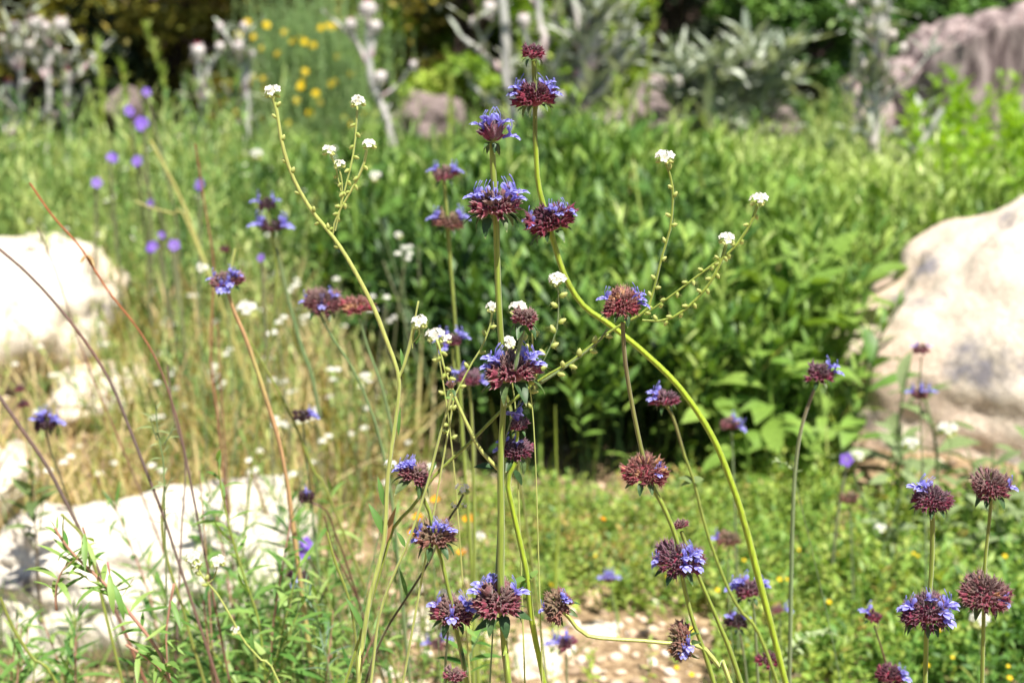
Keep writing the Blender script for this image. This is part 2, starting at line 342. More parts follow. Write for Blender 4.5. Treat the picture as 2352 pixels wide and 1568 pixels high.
def stump():
    base=at(2190,330,4.75); base[2]=0; rad=.27
    n=96; rows=26; V=[];T=[]
    for k in range(rows):
        u=k/(rows-1)
        for j in range(n):
            a=j/n*2*math.pi; nn=mnoise.fractal(Vector((math.cos(a)*2.5,math.sin(a)*2.5,u*.5)),1,2,5)
            r=rad*(1+.22*(1-u)**2+.16*nn+.05*math.sin(a*11+3*nn))
            top=.40+.06*math.cos(a)+.03*mnoise.noise(Vector((math.cos(a)*6,math.sin(a)*6,3)))-.2*max(0,-math.cos(a))**2
            V.append((r*math.cos(a),r*math.sin(a),-.05+(top+.05)*u)); T.append(u)
    for k,s in enumerate((.9,.7,.4,.05)):
        for j in range(n):
            a=j/n*2*math.pi; q=V[(rows-1)*n+j]; V.append((q[0]*s,q[1]*s,q[2]-.03*k+.02*mnoise.noise(Vector((q[0]*s*20,q[1]*s*20,0))))); T.append(1)
    F=[[k*n+j,k*n+(j+1)%n,(k+1)*n+(j+1)%n,(k+1)*n+j] for k in range(rows+3) for j in range(n)]
    mb=MB(); mb.add(V,F,T); me=mb.mesh('tree_stump',M['wood']); o=link('tree_stump',me,None,base)
    tag(o,'broad weathered pinkish tree stump behind the bright leaves at upper right','stump')
    b2=at(2010,300,4.7); 
    for k,(p,q,r,l) in enumerate([((1950,360),(2080,160),.05,'leaning weathered split of wood against the left side of the stump'),((1985,350),(1960,190),.045,'dark upright broken wood left of the stump')]):
        A=at(*p,4.6); B=at(*q,4.75); A[2]=max(A[2],0)
        P=spline([A,(A+B)/2+rs.randn(3)*.02,B],12); mb=MB(); tube(mb,P,r*(1+.3*rs.rand(12)),12,.12); tag(mb.obj('wood_piece',M['wood'],loc=A),l,'wood')
stump()
# fallen log between the rocks
A=at(1370,385,4.4); B=at(1580,250,4.9); A[2]=.03; B[2]=.2
mb=MB(); tube(mb,spline([A,(A+B)/2+[0,0,.03],B],20),.06*(1+.15*rs.rand(20)),14,.1); tag(mb.obj('fallen_log',M['wood'],loc=A),'fallen grey log sloping up beside the purplish rock','log')

# ------------------------------------------------------------------ leafy shoots
def shoot_tpl(seed,h=1.0,nl=12,L=.28,W=.075,e0=20,e1=70,stem=.012,curl=.5,seg=3,start=.12,cols=2,pairs=True,wide=.42,wave=.0,sq=.5):
    r=np.random.RandomState(seed); mb=MB()
    P=spline([(0,0,-.05),(r.randn()*.03,r.randn()*.03,h*.5),(r.randn()*.08,r.randn()*.08,h)],6)
    tube(mb,P,np.linspace(stem,stem*.5,6),4,cap=False,q=sq)
    k=0; a=r.rand()*6.28
    while k<nl:
        u=start+(1-start)*(k/nl)**.9; p=P[0]+(P[-1]-P[0])*u; p=np.array([np.interp(u,np.linspace(0,1,6),P[:,i]) for i in range(3)])
        for s in ((0,math.pi) if pairs else (0,)):
            az=a+s+r.randn()*.2; el=R(e0+(e1-e0)*u+r.randn()*9); sc=(1-.45*u)*(.8+.35*r.rand())
            t=leaf_tpl(L,W,seg,curl*(.4+r.rand()),.25,wide,wave,cols); mb.add_many(t,rotmats([az],[el],[r.randn()*.25],sc),p[None],[.5+r.randn()*.10]); k+=1
        a+=math.pi/2+r.randn()*.2 if pairs else 2.4
    return mb.tpl()
SH_sage=[shoot_tpl(i,1,18,.27,.062,26,76,.010,.5,seg=3) for i in range(7)]
SH_broad=[shoot_tpl(20+i,1,10,.62,.19,5,60,.018,.9,seg=5,start=.02,wide=.55,wave=.03) for i in range(5)]
SH_forb=[shoot_tpl(40+i,1,16,.2,.035,20,70,.012,.5,seg=2,cols=1,pairs=False) for i in range(6)]
SH_clov=[shoot_tpl(60+i,1,11,.34,.15,10,60,.02,.5,seg=2,cols=2,pairs=False,start=.1) for i in range(6)]
SH_narrow=[shoot_tpl(80+i,1,22,.2,.022,15,65,.010,.8,seg=4,cols=1,pairs=False) for i in range(6)]
SH_feather=[shoot_tpl(95+i,1,24,.13,.03,15,60,.010,.4,seg=2,cols=1,pairs=False) for i in range(4)]
BLADE=[leaf_tpl(1,.022,5,c,.2,.3,0,1) for c in (.35,.8,1.3)]

def scatter(mb,tpls,X,Y,h,q,lean=.15,mats=None,Z=None):
    n=len(X); pos=np.stack([X,Y,np.array([terrain(a,b) for a,b in zip(X,Y)]) if Z is None else Z],-1)
    idx=rs.randint(len(tpls),size=n); yaw=rs.rand(n)*6.28
    lx=rs.randn(n)*lean; ly=rs.randn(n)*lean
    for k in range(len(tpls)):
        s=idx==k; m=s.sum()
        if not m: continue
        Rz=zrot(yaw[s],h[s]); S=np.tile(np.eye(3),(m,1,1)); S[:,0,2]=lx[s]; S[:,1,2]=ly[s]
        mb.add_many(tpls[k],S@Rz,pos[s],q[s],mats)
def blades(mb,X,Y,h,q,w=1.0,spread=.35,Z=None):
    n=len(X); pos=np.stack([X,Y,np.zeros(n)-.005 if Z is None else Z],-1); idx=rs.randint(3,size=n)
    for k in range(3):
        s=idx==k
        if s.sum(): mb.add_many(BLADE[k],rotmats(rs.rand(s.sum())*6.28,np.clip(R(88)-np.abs(rs.randn(s.sum()))*spread,R(25),R(90)),rs.randn(s.sum())*.5,h[s])*np.array([w,1,w])[None,None,:],pos[s],q[s])
def field(n,y0,y1,keep,margin=.12,powr=1.0):
    """random ground points in the view wedge, kept by keep(px,y,x)->probability"""
    Y=y0+(y1-y0)*rs.rand(n)**powr; hw=1176*K*(Y*cP+CAMH*sP)+margin; X=(rs.rand(n)*2-1)*hw
    ymax=hw.max(); p=hw/ymax*np.where((1176+X/(K*(Y*cP+CAMH*sP))<300)&(Y>1.5)&(Y<2.02),.3,1)                                  # even density over the wedge
    d=Y*cP+CAMH*sP; px=1176+X/(K*d)
    k=rs.rand(n)<p*keep(px,Y,X); return X[k],Y[k],px[k]
def nz(X,Y,f=2.0,o=0.0): return np.array([mnoise.noise(Vector((a*f+o,b*f,o))) for a,b in zip(X,Y)])

def patch_keep(px,y,x):
    left=np.interp(y,[1.6,1.75,2.0,2.6,3.4],[1090,1010,860,640,430]); right=np.interp(y,[1.6,1.9,2.2,2.6,3.4],[1930,1935,1985,2300,2600])
    front=np.where((px>1080)&(px<1560),1.56,np.where(px<1080,1.74,1.62))
    return ((px>left)&(px<right)&(y>front)).astype(float)
mb=MB()
X,Y,px=field(13500,1.6,3.6,patch_keep)
h=np.interp(Y,[1.6,1.9,2.6,3.6],[.17,.235,.22,.15])*(.62+.62*rs.rand(len(X))**1.3)*(1+.30*nz(X,Y,4.5))*(1+.12*nz(X,Y,1.7,9))
h*=np.interp(px,[500,900,1300,1700,2100],[.8,.95,1.05,.95,.8])
q=.5+.24*nz(X,Y,2.2,5)+.13*rs.randn(len(X))+np.interp(px,[600,1000,1400,1800],[-.18,-.20,-.08,.14])+np.interp(Y,[1.7,2.1,3.4],[-.10,-.06,.16])  # leaves coloured darker at left centre and front to paint the bed's shade
SH_top=[shoot_tpl(140+i,1,14,.27,.07,15,74,.005,.55,start=.50,sq=.0) for i in range(4)]  # bare stems take the darkest colour to stand for the hollow's shade
gap=(px>1000)&(px<1620)&(Y<1.92); X1,Y1,px1=X,Y,px
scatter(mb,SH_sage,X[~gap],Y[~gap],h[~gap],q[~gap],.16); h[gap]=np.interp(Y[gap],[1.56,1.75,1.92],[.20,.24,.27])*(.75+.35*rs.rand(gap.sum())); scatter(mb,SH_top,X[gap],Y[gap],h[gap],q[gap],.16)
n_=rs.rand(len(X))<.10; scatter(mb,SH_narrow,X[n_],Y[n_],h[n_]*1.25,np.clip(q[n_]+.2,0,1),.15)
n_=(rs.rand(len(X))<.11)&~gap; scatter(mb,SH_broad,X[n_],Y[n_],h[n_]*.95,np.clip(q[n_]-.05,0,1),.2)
o=mb.obj('leafy_ground_cover',M['sage_leaf']); tag(o,'dense bed of upright narrow green leaves across the middle of the picture','foliage',kind='stuff')
mb=MB(); n_=(rs.rand(len(X1))<.035)&~gap; blades(mb,X1[n_],Y1[n_],h[n_]*(1.0+.25*rs.rand(n_.sum())),.6+.4*rs.rand(n_.sum()),1.2,.12)
tag(mb.obj('dead_stalks',M['dry_grass']),'thin pale dead stalks standing in the leafy bed','stalks',kind='stuff')

# individually built broad-leaved plants along the near edge of the bed
def plant_mesh(tpl,mat,name='foliage'):
    mb=MB(); mb.add_many(tpl,np.eye(3)[None],np.zeros((1,3)),[.5]); return mb.mesh(name,mat)
def plant_copies(kind,tpls,mat,spots,label,cat,group,qs=(0,)):
    mes=[]
    for t in tpls:
        for dq in qs:
            mb=MB(); mb.add_many(t,np.eye(3)[None],np.zeros((1,3)),[.5+dq]); mes.append(mb.mesh(kind,mat))
    for k,(x,y,h,yaw) in enumerate(spots):
        o=bpy.data.objects.new(kind,mes[k%len(mes)]); COL.objects.link(o)
        o.location=(x,y,terrain(x,y)); o.scale=(h,h,h); o.rotation_euler=(rs.randn()*.12,rs.randn()*.12,yaw)
        tag(o,label if isinstance(label,str) else label[k],cat,group)
spots=[]
for px_,y_,h_ in [(1590,1.68,.15),(1650,1.63,.16),(1720,1.66,.17),(1790,1.62,.16),(1860,1.68,.18),(1900,1.64,.14),(1620,1.76,.19),(1690,1.78,.2),(1760,1.75,.2),(1830,1.79,.2),(1900,1.77,.19),(1540,1.80,.18),(1480,1.99,.2),(1400,2.02,.22),(1320,2.02,.22),(1240,2.02,.2),(1150,2.0,.2),(1070,1.95,.2),(1000,1.87,.17),(1650,1.9,.21),(1750,1.9,.22),(1850,1.92,.2),(1900,1.9,.19),(930,1.9,.16),(1720,1.56,.12),(1840,1.54,.11),(1560,1.66,.1)]:
    spots.append(((px_-1176)*K*(y_*cP+CAMH*sP),y_,h_*1.15,rs.rand()*6.28))
plant_copies('broad_leaved_plant',SH_broad,M['broad_leaf'],spots,'broad-leaved green plant on the near edge of the leafy bed','plant','broad-leaved plants on the near edge of the leafy bed',(-.1,.12))

# grey-green plants below the boulder
spots=[]
for px_,y_,h_ in [(2060,1.47,.12),(2090,1.55,.17),(2150,1.5,.17),(2190,1.42,.09),(2260,1.42,.11),(2310,1.40,.12),(2350,1.45,.12),(2120,1.42,.09),(2210,1.36,.09),(2290,1.33,.1),(2340,1.32,.09),(2070,1.34,.08),(2160,1.33,.08),(2240,1.30,.07)]:
    spots.append(((px_-1176)*K*(y_*cP+CAMH*sP),y_,h_*.88,rs.rand()*6.28))
plant_copies('sage_seedling',SH_broad,M['grey_leaf'],spots,'grey-green leafy plant in front of the boulder','plant','grey-green plants in front of the boulder',(0,.15))

# low clover-like cover, lower right
def clover_keep(px,y,x):
    g=np.clip((px-930)/300,0,1)*(px>930)*np.where((px<1600)&(y>1.54),0,1)
    bare=((px>1150)&(px<1640)&(y<1.235))
    g=np.where((px>1940)&(y>1.47),0,g)
    return np.where(bare,.06,g)
mb=MB(); X,Y,px=field(13000,1.05,1.9,clover_keep)
h=(.026+.028*rs.rand(len(X)))*(1+.35*nz(X,Y,9))*np.interp(px,[1200,1800,2200],[.8,1,1.15])
q=np.clip(.5+.32*nz(X,Y,6,3)+.17*rs.randn(len(X))-np.interp(px,[1500,2000,2352],[-.1,0,.22]),.02,.98)
scatter(mb,SH_clov,X,Y,h,q,.25)
tag(mb.obj('low_ground_cover',M['clover']),'low fresh green cover of tiny leaves at lower right','ground cover',kind='stuff')

# left: dry grass over pale soil
mb=MB(); X,Y,px=field(9500,1.25,2.4,lambda px,y,x:np.where(px<np.interp(y,[1.2,1.6,2,2.6],[700,1000,800,560]),1.0,.0)*np.interp(y,[1.2,1.5],[.3,1]))
blades(mb,X,Y,.08+.14*rs.rand(len(X)),rs.rand(len(X)),.8)
tag(mb.obj('dry_grass',M['dry_grass']),'thin straw-coloured grass around the white rocks at left','grass',kind='stuff')
mb=MB(); X,Y,px=field(5200,1.08,2.1,lambda px,y,x:np.where(px<980,.9,np.where(px<1300,.22,.1)))
blades(mb,X,Y,.04+.09*rs.rand(len(X)),.1+.8*rs.rand(len(X)),.9,.5)
X,Y,px=field(950,.98,1.30,lambda px,y,x:np.where(px<330,(y<1.12)*.6,np.where(px<760,1,np.where(px<1000,.45,.0))))
tg_=(X,Y,px)
tag(mb.obj('green_grass',M['green_grass']),'short green grass on the stony ground at lower left','grass',kind='stuff')
mb=MB(); X,Y,px=tg_; scatter(mb,SH_narrow,X,Y,(.05+.09*rs.rand(len(X)))*np.interp(px,[250,450],[.5,1]),np.clip(.55+.22*rs.randn(len(X)),0,1),.3)
tag(mb.obj('narrow_leaved_tangle',M['cling']),'tangle of fine narrow-leaved stems in front of the white rocks at lower left','foliage',kind='stuff')
mb=MB(); X,Y,px=field(1500,1.5,2.3,lambda px,y,x:np.where(px<np.interp(y,[1.3,2],[1050,800]),1,0)); scatter(mb,SH_narrow+SH_forb,X,Y,.08+.09*rs.rand(len(X)),np.clip(.5+.22*rs.randn(len(X)),0,1),.25)
tag(mb.obj('sparse_weeds',M['forb_leaf']),'sparse fine weeds among the dry grass at left','foliage',kind='stuff')
# left middle: fine forbs
mb=MB(); X,Y,px=field(9500,2.1,5.2,lambda px,y,x:(px<np.interp(y,[1.9,2.4,3,3.6,5.2],[760,720,640,640,1100])).astype(float)*np.interp(y,[1.9,2.4],[.4,1]))
h=(.12+.20*rs.rand(len(X))**1.5)*np.interp(Y,[2,3,3.8,4.6],[.8,1.05,.55,.25])*(1+.3*nz(X,Y,4))*np.where((px>110)&(px<330)&(Y>4.0),.3,1); q=.45+.25*nz(X,Y,2)+.2*rs.randn(len(X))
scatter(mb,SH_forb,X,Y,h,np.clip(q,0.02,.98),.18)
X,Y,px=field(2300,2.1,4.6,lambda px,y,x:(px<np.interp(y,[1.6,2.4,3,3.6,5.2],[900,720,640,640,1000])).astype(float)); scatter(mb,SH_narrow,X,Y,(.16+.2*rs.rand(len(X)))*np.interp(Y,[1.6,2.6,3.1,4.2],[.6,1,.7,.3]),np.clip(.6+.2*rs.randn(len(X)),0,1),.2)
tag(mb.obj('fine_leaved_meadow',M['forb_leaf']),'fine-leaved meadow growth across the left middle ground','foliage',kind='stuff')
# back grass
mb=MB(); X,Y,px=field(16000,3.0,7.6,lambda px,y,x:np.where(px<300,1,.85)*np.interp(y,[3,3.6],[.35,1]),.3)
blades(mb,X,Y,(.09+.13*rs.rand(len(X)))*np.where((px>1550)&(px<2000),.7,1)*np.interp(Y,[3.2,4.4],[1,.32])*np.where((px<620)&(Y>3.4),.6,1)*np.where((px>110)&(px<330)&(Y>4.2),.3,1),np.clip(.5+.3*nz(X,Y,1.3)+.25*rs.randn(len(X)),0,1),1.6,.3)
tag(mb.obj('back_grass',M['green_grass']),'yellow-green grass in the back of the clearing','grass',kind='stuff')
mb=MB(); X,Y,px=field(6500,3.2,7.2,lambda px,y,x:np.where((px>1600)&(px<2000)&(y>4.4),.25,.9)*np.ones_like(y),.3)
scatter(mb,SH_forb+SH_sage[:2],X,Y,(.11+.13*rs.rand(len(X)))*np.interp(Y,[3.2,4.4],[1,.32])*np.where((px<620)&(Y>3.4),.6,1)*np.where((px>110)&(px<330)&(Y>4.2),.3,1),np.clip(.55+.25*nz(X,Y,2)+.2*rs.randn(len(X)),0,.98),.2)
tag(mb.obj('back_foliage',M['forb_leaf']),'mixed weeds in the back of the clearing','foliage',kind='stuff')
# bright leafy plants at right, near the stump
spots=[]
for k in range(70):
    px_=2100+rs.rand()*330; y_=2.7+rs.rand()*1.7; spots.append(((px_-1176)*K*(y_*cP+CAMH*sP),y_,(.21+.12*rs.rand())*(1 if y_<3.6 else .85),rs.rand()*6.28))
for px_,y_,h_ in [(2080,3.6,.26),(2060,3.2,.22),(1990,3.8,.22),(2040,3.9,.24),(2215,3.9,.34)]: spots.append(((px_-1176)*K*(y_*cP+CAMH*sP),y_,h_,rs.rand()*6.28))
SH_bright=[shoot_tpl(120+i,1,18,.26,.11,0,60,.012,.5,seg=3,cols=2,start=.25,wide=.5) for i in range(5)]
plant_copies('bright_leafy_plant',SH_bright,M['bright_leaf'],spots,'bright green leafy plant in front of the stump at right','plant','bright green leafy plants in front of the stump',(-.15,.15))

mb=MB(); X,Y,px=field(2600,3.7,4.7,lambda px,y,x:((px>820)&(px<2000)&~((px>895)&(px<1085))&~((px>1400)&(px<1590))&~((px>1730)&(px<1830))).astype(float)); scatter(mb,SH_sage+SH_narrow,X,Y,(.06+.17*rs.rand(len(X))**1.6),np.clip(.5+.25*rs.randn(len(X)),0,1),.2)
tag(mb.obj('tall_weeds',M['forb_leaf']),'tall uneven weeds in front of the purplish rocks','foliage',kind='stuff')
# ------------------------------------------------------------------ gravel
def pebble_tpl(seed):
    r=np.random.RandomState(seed); n=7; rows=5; V=[];
    for k in range(rows):
        ph=math.pi*(k+.02)/(rows-.96); 
        for j in range(n):
            a=j/n*6.283; rr=1+.25*r.randn()*.6; V.append((math.sin(ph)*math.cos(a)*rr,math.sin(ph)*math.sin(a)*rr*.8,math.cos(ph)*.55))
    F=[[k*n+j,(k+1)*n+j,(k+1)*n+(j+1)%n,k*n+(j+1)%n] for k in range(rows-1) for j in range(n)]
    return (np.array(V),np.array(F),np.zeros(len(V)))
PB=[pebble_tpl(i) for i in range(6)]
mb=MB(); X,Y,px=field(16000,1.0,2.3,lambda px,y,x:np.where((px>900)&(px<1700)&(y<1.33),1.0,np.where(px<1000,.5,.12)))
sz=.0016+.0065*rs.rand(len(X))**2.5; scatter(mb,PB,X,Y,sz,rs.rand(len(X)),.2,Z=np.array([terrain(a,b) for a,b in zip(X,Y)])+.001)
tag(mb.obj('gravel',M['pebble']),'pale gravel and pebbles on the ground at bottom centre','gravel',kind='stuff')

# ------------------------------------------------------------------ shrubs and trees at the back
SL=[leaf_tpl(1,.5,2,.5,.3,.5,0,1),leaf_tpl(1,.38,2,.9,.3,.5,0,1)]
def crown(mb,c,rad,n,leaf,clumps,seed,spread=.16,shell=.5):
    r=np.random.RandomState(seed); c=np.asarray(c,float); rad=np.asarray(rad,float)
    D=r.randn(clumps,3); D/=np.linalg.norm(D,axis=1)[:,None]; rr=(shell+(1-shell)*r.rand(clumps))**.7
    C=c+D*rr[:,None]*rad; cs=(.6+.8*r.rand(clumps)); cq=r.randn(clumps)*.16
    w=r.randint(clumps,size=n); off=r.randn(n,3); off/=np.linalg.norm(off,axis=1)[:,None]; off*=(r.rand(n)**.45)[:,None]
    P=C[w]+off*(spread*cs[w])[:,None]*rad.mean()*np.array([1.15,1.15,.75]); ok=P[:,2]>c[2]*0+.02; P=P[ok]; w=w[ok]; k=len(P)
    el=r.randn(k)*.5+.2; az=r.rand(k)*6.28; sc=leaf*(.6+.7*r.rand(k)); q=np.clip(.45+cq[w]+r.randn(k)*.17,0,1)
    h=k//2
    mb.add_many(SL[0],rotmats(az[:h],el[:h],r.randn(h)*.6,sc[:h]),P[:h],q[:h]); mb.add_many(SL[1],rotmats(az[h:],el[h:],r.randn(k-h)*.6,sc[h:]),P[h:],q[h:])
    return C
def shrub(kind,x,y,w,hgt,n,leaf,mat,label,cat,seed,z0=None,trunk=.05,dpt=None,clumps=90,group=None,limb=True,spread=.16):
    z=max(0,y-6.9)**1.25*.32 if y>6.9 else 0
    base=np.array([x,y,z]); t=thing(kind,base,label,cat,group); zc=(hgt*.28 if z0 is None else (z0+hgt)/2); rz=(hgt*.6 if z0 is None else (hgt-z0)/2)
    mb=MB(); C=crown(mb,base+[0,0,zc],(w,dpt or w*.8,rz),n,leaf,clumps,seed,spread); mb.obj('crown',mat,t)
    mb=MB(); r=np.random.RandomState(seed+1); fork=base+[0,0,(z0 or .12)*.85]
    P=spline([base-[0,0,.05],base+[r.randn()*.03,r.randn()*.03,fork[2]*.5-z*.5+0.02],fork],7); tube(mb,P,np.linspace(trunk*1.3,trunk*.8,7),10,.08)
    for c in C[::max(1,len(C)//16)]:
        P=spline([fork,(fork+c)/2+r.randn(3)*.08*w,c],7); tube(mb,P,np.linspace(trunk*.6,trunk*.12,7),5)
    mb.obj('trunk',M['bark'],t); return t
def gx(px,y): return (px-1176)*K*(y*cP+CAMH*sP)
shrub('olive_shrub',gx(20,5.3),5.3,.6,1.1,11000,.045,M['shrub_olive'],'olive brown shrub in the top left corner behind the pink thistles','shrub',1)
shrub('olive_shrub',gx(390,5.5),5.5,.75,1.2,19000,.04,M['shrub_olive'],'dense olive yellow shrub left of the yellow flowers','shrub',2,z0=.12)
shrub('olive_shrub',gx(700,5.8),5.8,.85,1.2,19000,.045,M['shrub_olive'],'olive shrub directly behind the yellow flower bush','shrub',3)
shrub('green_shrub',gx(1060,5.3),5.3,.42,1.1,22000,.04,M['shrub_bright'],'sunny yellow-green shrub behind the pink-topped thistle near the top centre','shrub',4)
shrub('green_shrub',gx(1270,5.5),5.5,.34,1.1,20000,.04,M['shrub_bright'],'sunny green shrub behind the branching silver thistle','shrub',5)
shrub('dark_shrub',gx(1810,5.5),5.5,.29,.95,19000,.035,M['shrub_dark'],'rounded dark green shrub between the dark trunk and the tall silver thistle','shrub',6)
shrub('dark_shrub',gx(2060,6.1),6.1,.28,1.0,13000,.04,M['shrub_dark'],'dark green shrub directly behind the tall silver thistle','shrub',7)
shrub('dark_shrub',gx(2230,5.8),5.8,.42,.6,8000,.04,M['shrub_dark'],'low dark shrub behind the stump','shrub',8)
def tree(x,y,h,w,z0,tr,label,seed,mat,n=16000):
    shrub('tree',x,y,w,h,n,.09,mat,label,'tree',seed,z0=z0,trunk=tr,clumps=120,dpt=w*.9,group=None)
tree(gx(1530,7.4),7.4,4.2,1.0,2.3,.15,'tree with a dark trunk at the top edge between the green shrubs, its unseen crown added for shade',11,M['shrub_dark'],26000)  # trunk is seen; the crown overhead is added for shade
tree(gx(2500,8.0),8.0,4.2,1.7,1.5,.12,'unseen tree added to shade the top right corner behind the stump',12,M['shrub_dark'],22000)  # unseen tree added to darken this corner
tree(gx(190,9.3),9.3,4.4,1.7,1.6,.11,'unseen tree added for shade behind the olive shrubs at upper left',13,M['shrub_dark'],20000)  # unseen tree added for its shade on the background
shrub('painted_shade_shrub',gx(225,5.1),5.1,.17,.55,7000,.035,M['shrub_painted_shade'],'shrub painted near-black as shade behind the tall grass spikes at upper left','shrub',61)  # dark-leaved shrubs added where there are only shade gaps
shrub('painted_shade_shrub',gx(1530,5.9),5.9,.30,1.1,9000,.035,M['shrub_painted_shade'],'shrub painted near-black as shade between the two sunny shrubs at top right of centre','shrub',62)
shrub('painted_shade_shrub',gx(2150,6.4),6.4,.75,1.0,15000,.035,M['shrub_painted_shade'],'shrub mass painted near-black as shade in the top right corner','shrub',63)
shrub('painted_shade_shrub',gx(820,6.6),6.6,.6,1.1,12000,.035,M['shrub_painted_shade'],'shrub painted dark as shade behind the gap right of the yellow flowers','shrub',64)
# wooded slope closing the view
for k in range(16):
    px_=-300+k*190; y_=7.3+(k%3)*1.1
    shrub('slope_shrub',gx(px_,y_),y_,1.0,2.0+.4*(k%2),8000,.075,M['shrub_painted_shade' if px_>1400 else ('shrub_olive' if px_<900 else 'shrub_bright')],'dark bush on the shaded slope closing the view','shrub',30+k,group='bushes on the shaded slope behind the clearing',clumps=60)  # right-hand bushes have shade painted into their leaf colour
# ================================================================== FLOWERING PLANTS
def dep(d0,py): return d0*(1+.05*(py-784)/784)
def W(px,py,d0): return at(px,py,dep(d0,py))
def rootpath(pts,d0,spread=.35):
    """photo polyline (top first) -> world points carried on down to the soil"""
    P=[W(p[0],p[1],d0) for p in pts]; b=[p[2] if len(p)>2 else None for p in pts]
    last=P[-1]; t=P[-1]-P[-2]; t/=np.linalg.norm(t); t[2]=min(t[2],-.35); 
    h=last[2]
    if h>.01:
        dx=t[:2]/-t[2]*h; n=np.linalg.norm(dx); mx=spread*h
        if n>mx: dx*=mx/n
        for u in (.5,1.0): P.append(np.array([last[0]+dx[0]*u*(1.1-.3*u),last[1]+dx[1]*u*(1.1-.3*u),h*(1-u)-.004*(u==1)])); b.append(None)
    return P,b
def stem_mesh(mb,pts,w0,w1,q=.0,sides=12,ridge=.16,n=None,qs=None):
    P=np.array(pts); L=np.linalg.norm(np.diff(P,axis=0),axis=1).sum(); n=n or max(8,int(L/.006))
    if qs is not None: A=spline(np.hstack([P,np.array(qs)[:,None]]),n); S=A[:,:3]; Q=np.clip(A[:,3],0,1)
    else: S=spline(P,n); Q=np.full(n,q)
    rr_=np.linspace(w0,w1,n)*(1+.07*np.interp(np.arange(n),np.arange(0,n+6,6),rs.randn(len(np.arange(0,n+6,6))))); Q=np.clip(Q+.10*np.interp(np.arange(n),np.arange(0,n+5,5),rs.randn(len(np.arange(0,n+5,5)))),0,1)
    tube(mb,S,rr_,sides,ridge,q=np.repeat(Q,sides) if False else .0)
    # write the shade per ring
    k=len(mb.Q[-1]); mb.Q[-1]=np.concatenate([np.repeat(Q,sides),[Q[-1]]])[:k]
    return S

# --- calyx, blossom and bract templates
def calyx_tpl(seed,fat=1.0):
    r=np.random.RandomState(seed); mb=MB(); n=7
    zs=[0,.12,.35,.6,.78,.86]; rr=[.05,.13,.19,.2,.16,.14]; 
    tube(mb,np.array([[0,z,0.03*math.sin(z*3)] for z in zs]),np.array(rr)*fat,9,.14*1,T=np.array(zs)*.8,cap=False)
    for k,(a,l) in enumerate([(1.57,.42),(1.57+.7,.30),(1.57-.7,.30),(4.1,.3),(5.3,.3)]):
        c=np.array([math.cos(a)*.13*fat,.8,math.sin(a)*.13*fat]); e=c+np.array([math.cos(a)*.16,l,math.sin(a)*.16])+r.randn(3)*.03
        tube(mb,spline([c-[0,.12,0],(c+e)/2+np.array([math.cos(a),0,math.sin(a)])*.03,e],4),np.array([.075,.055,.025,.004])*fat,4,T=np.linspace(.6,1,4),cap=False)
    return mb.tpl()
CAL_FAT=[calyx_tpl(i,1.25) for i in range(4)]; CAL_THIN=[calyx_tpl(10+i,.62) for i in range(4)]
def blossom_tpl(seed):
    """two-lipped flower along +Y, its back towards +Z, about 1 long"""
    r=np.random.RandomState(seed); mb=MB()
    P=spline([(0,0,0),(0,.22,.02),(0,.45,.04)],5); tube(mb,P,[.045,.05,.07,.10,.13],7,T=[0,.1,.2,.35,.5],q=.12,cap=False)
    def lobe(az,el,L,Wd,curl,pos,q,roll=0,wide=.62): mb.add_many(leaf_tpl(L,Wd,4,curl,.35,wide,.03,2),rotmats([az],[el],[roll]),np.array([pos],float),[q])
    lobe(-.35,1.05,.40,.26,-.5,(-.05,.40,.12),.05,.4); lobe(.35,1.05,.40,.26,-.5,(.05,.40,.12),.05,-.4)     # upper lip
    lobe(-1.0,.05,.36,.24,.7,(-.07,.42,-.02),.15); lobe(1.0,.05,.36,.24,.7,(.07,.42,-.02),.15)              # side lobes
    lobe(-.28,-.35,.50,.34,.8,(-.03,.44,-.06),.42); lobe(.28,-.35,.50,.34,.8,(.03,.44,-.06),.42)            # wide lower lip
    lobe(0,-.25,.34,.26,.5,(0,.43,-.03),1.0)
    for s in (-1,1): tube(mb,spline([(s*.03,.4,.1),(s*.08,.62,.34),(s*.1+r.randn()*.03,.7,.62+r.rand()*.1)],5),[.012]*4+[.022],4,T=[.6]*5,q=.1)
    return mb.tpl()
BLO=[blossom_tpl(i) for i in range(3)]
BRA=[leaf_tpl(1,.46,7,.8,.35,.27,.0,2),leaf_tpl(1,.38,7,1.1,.45,.25,.0,2),leaf_tpl(1,.5,7,.3,.4,.26,.0,2)]

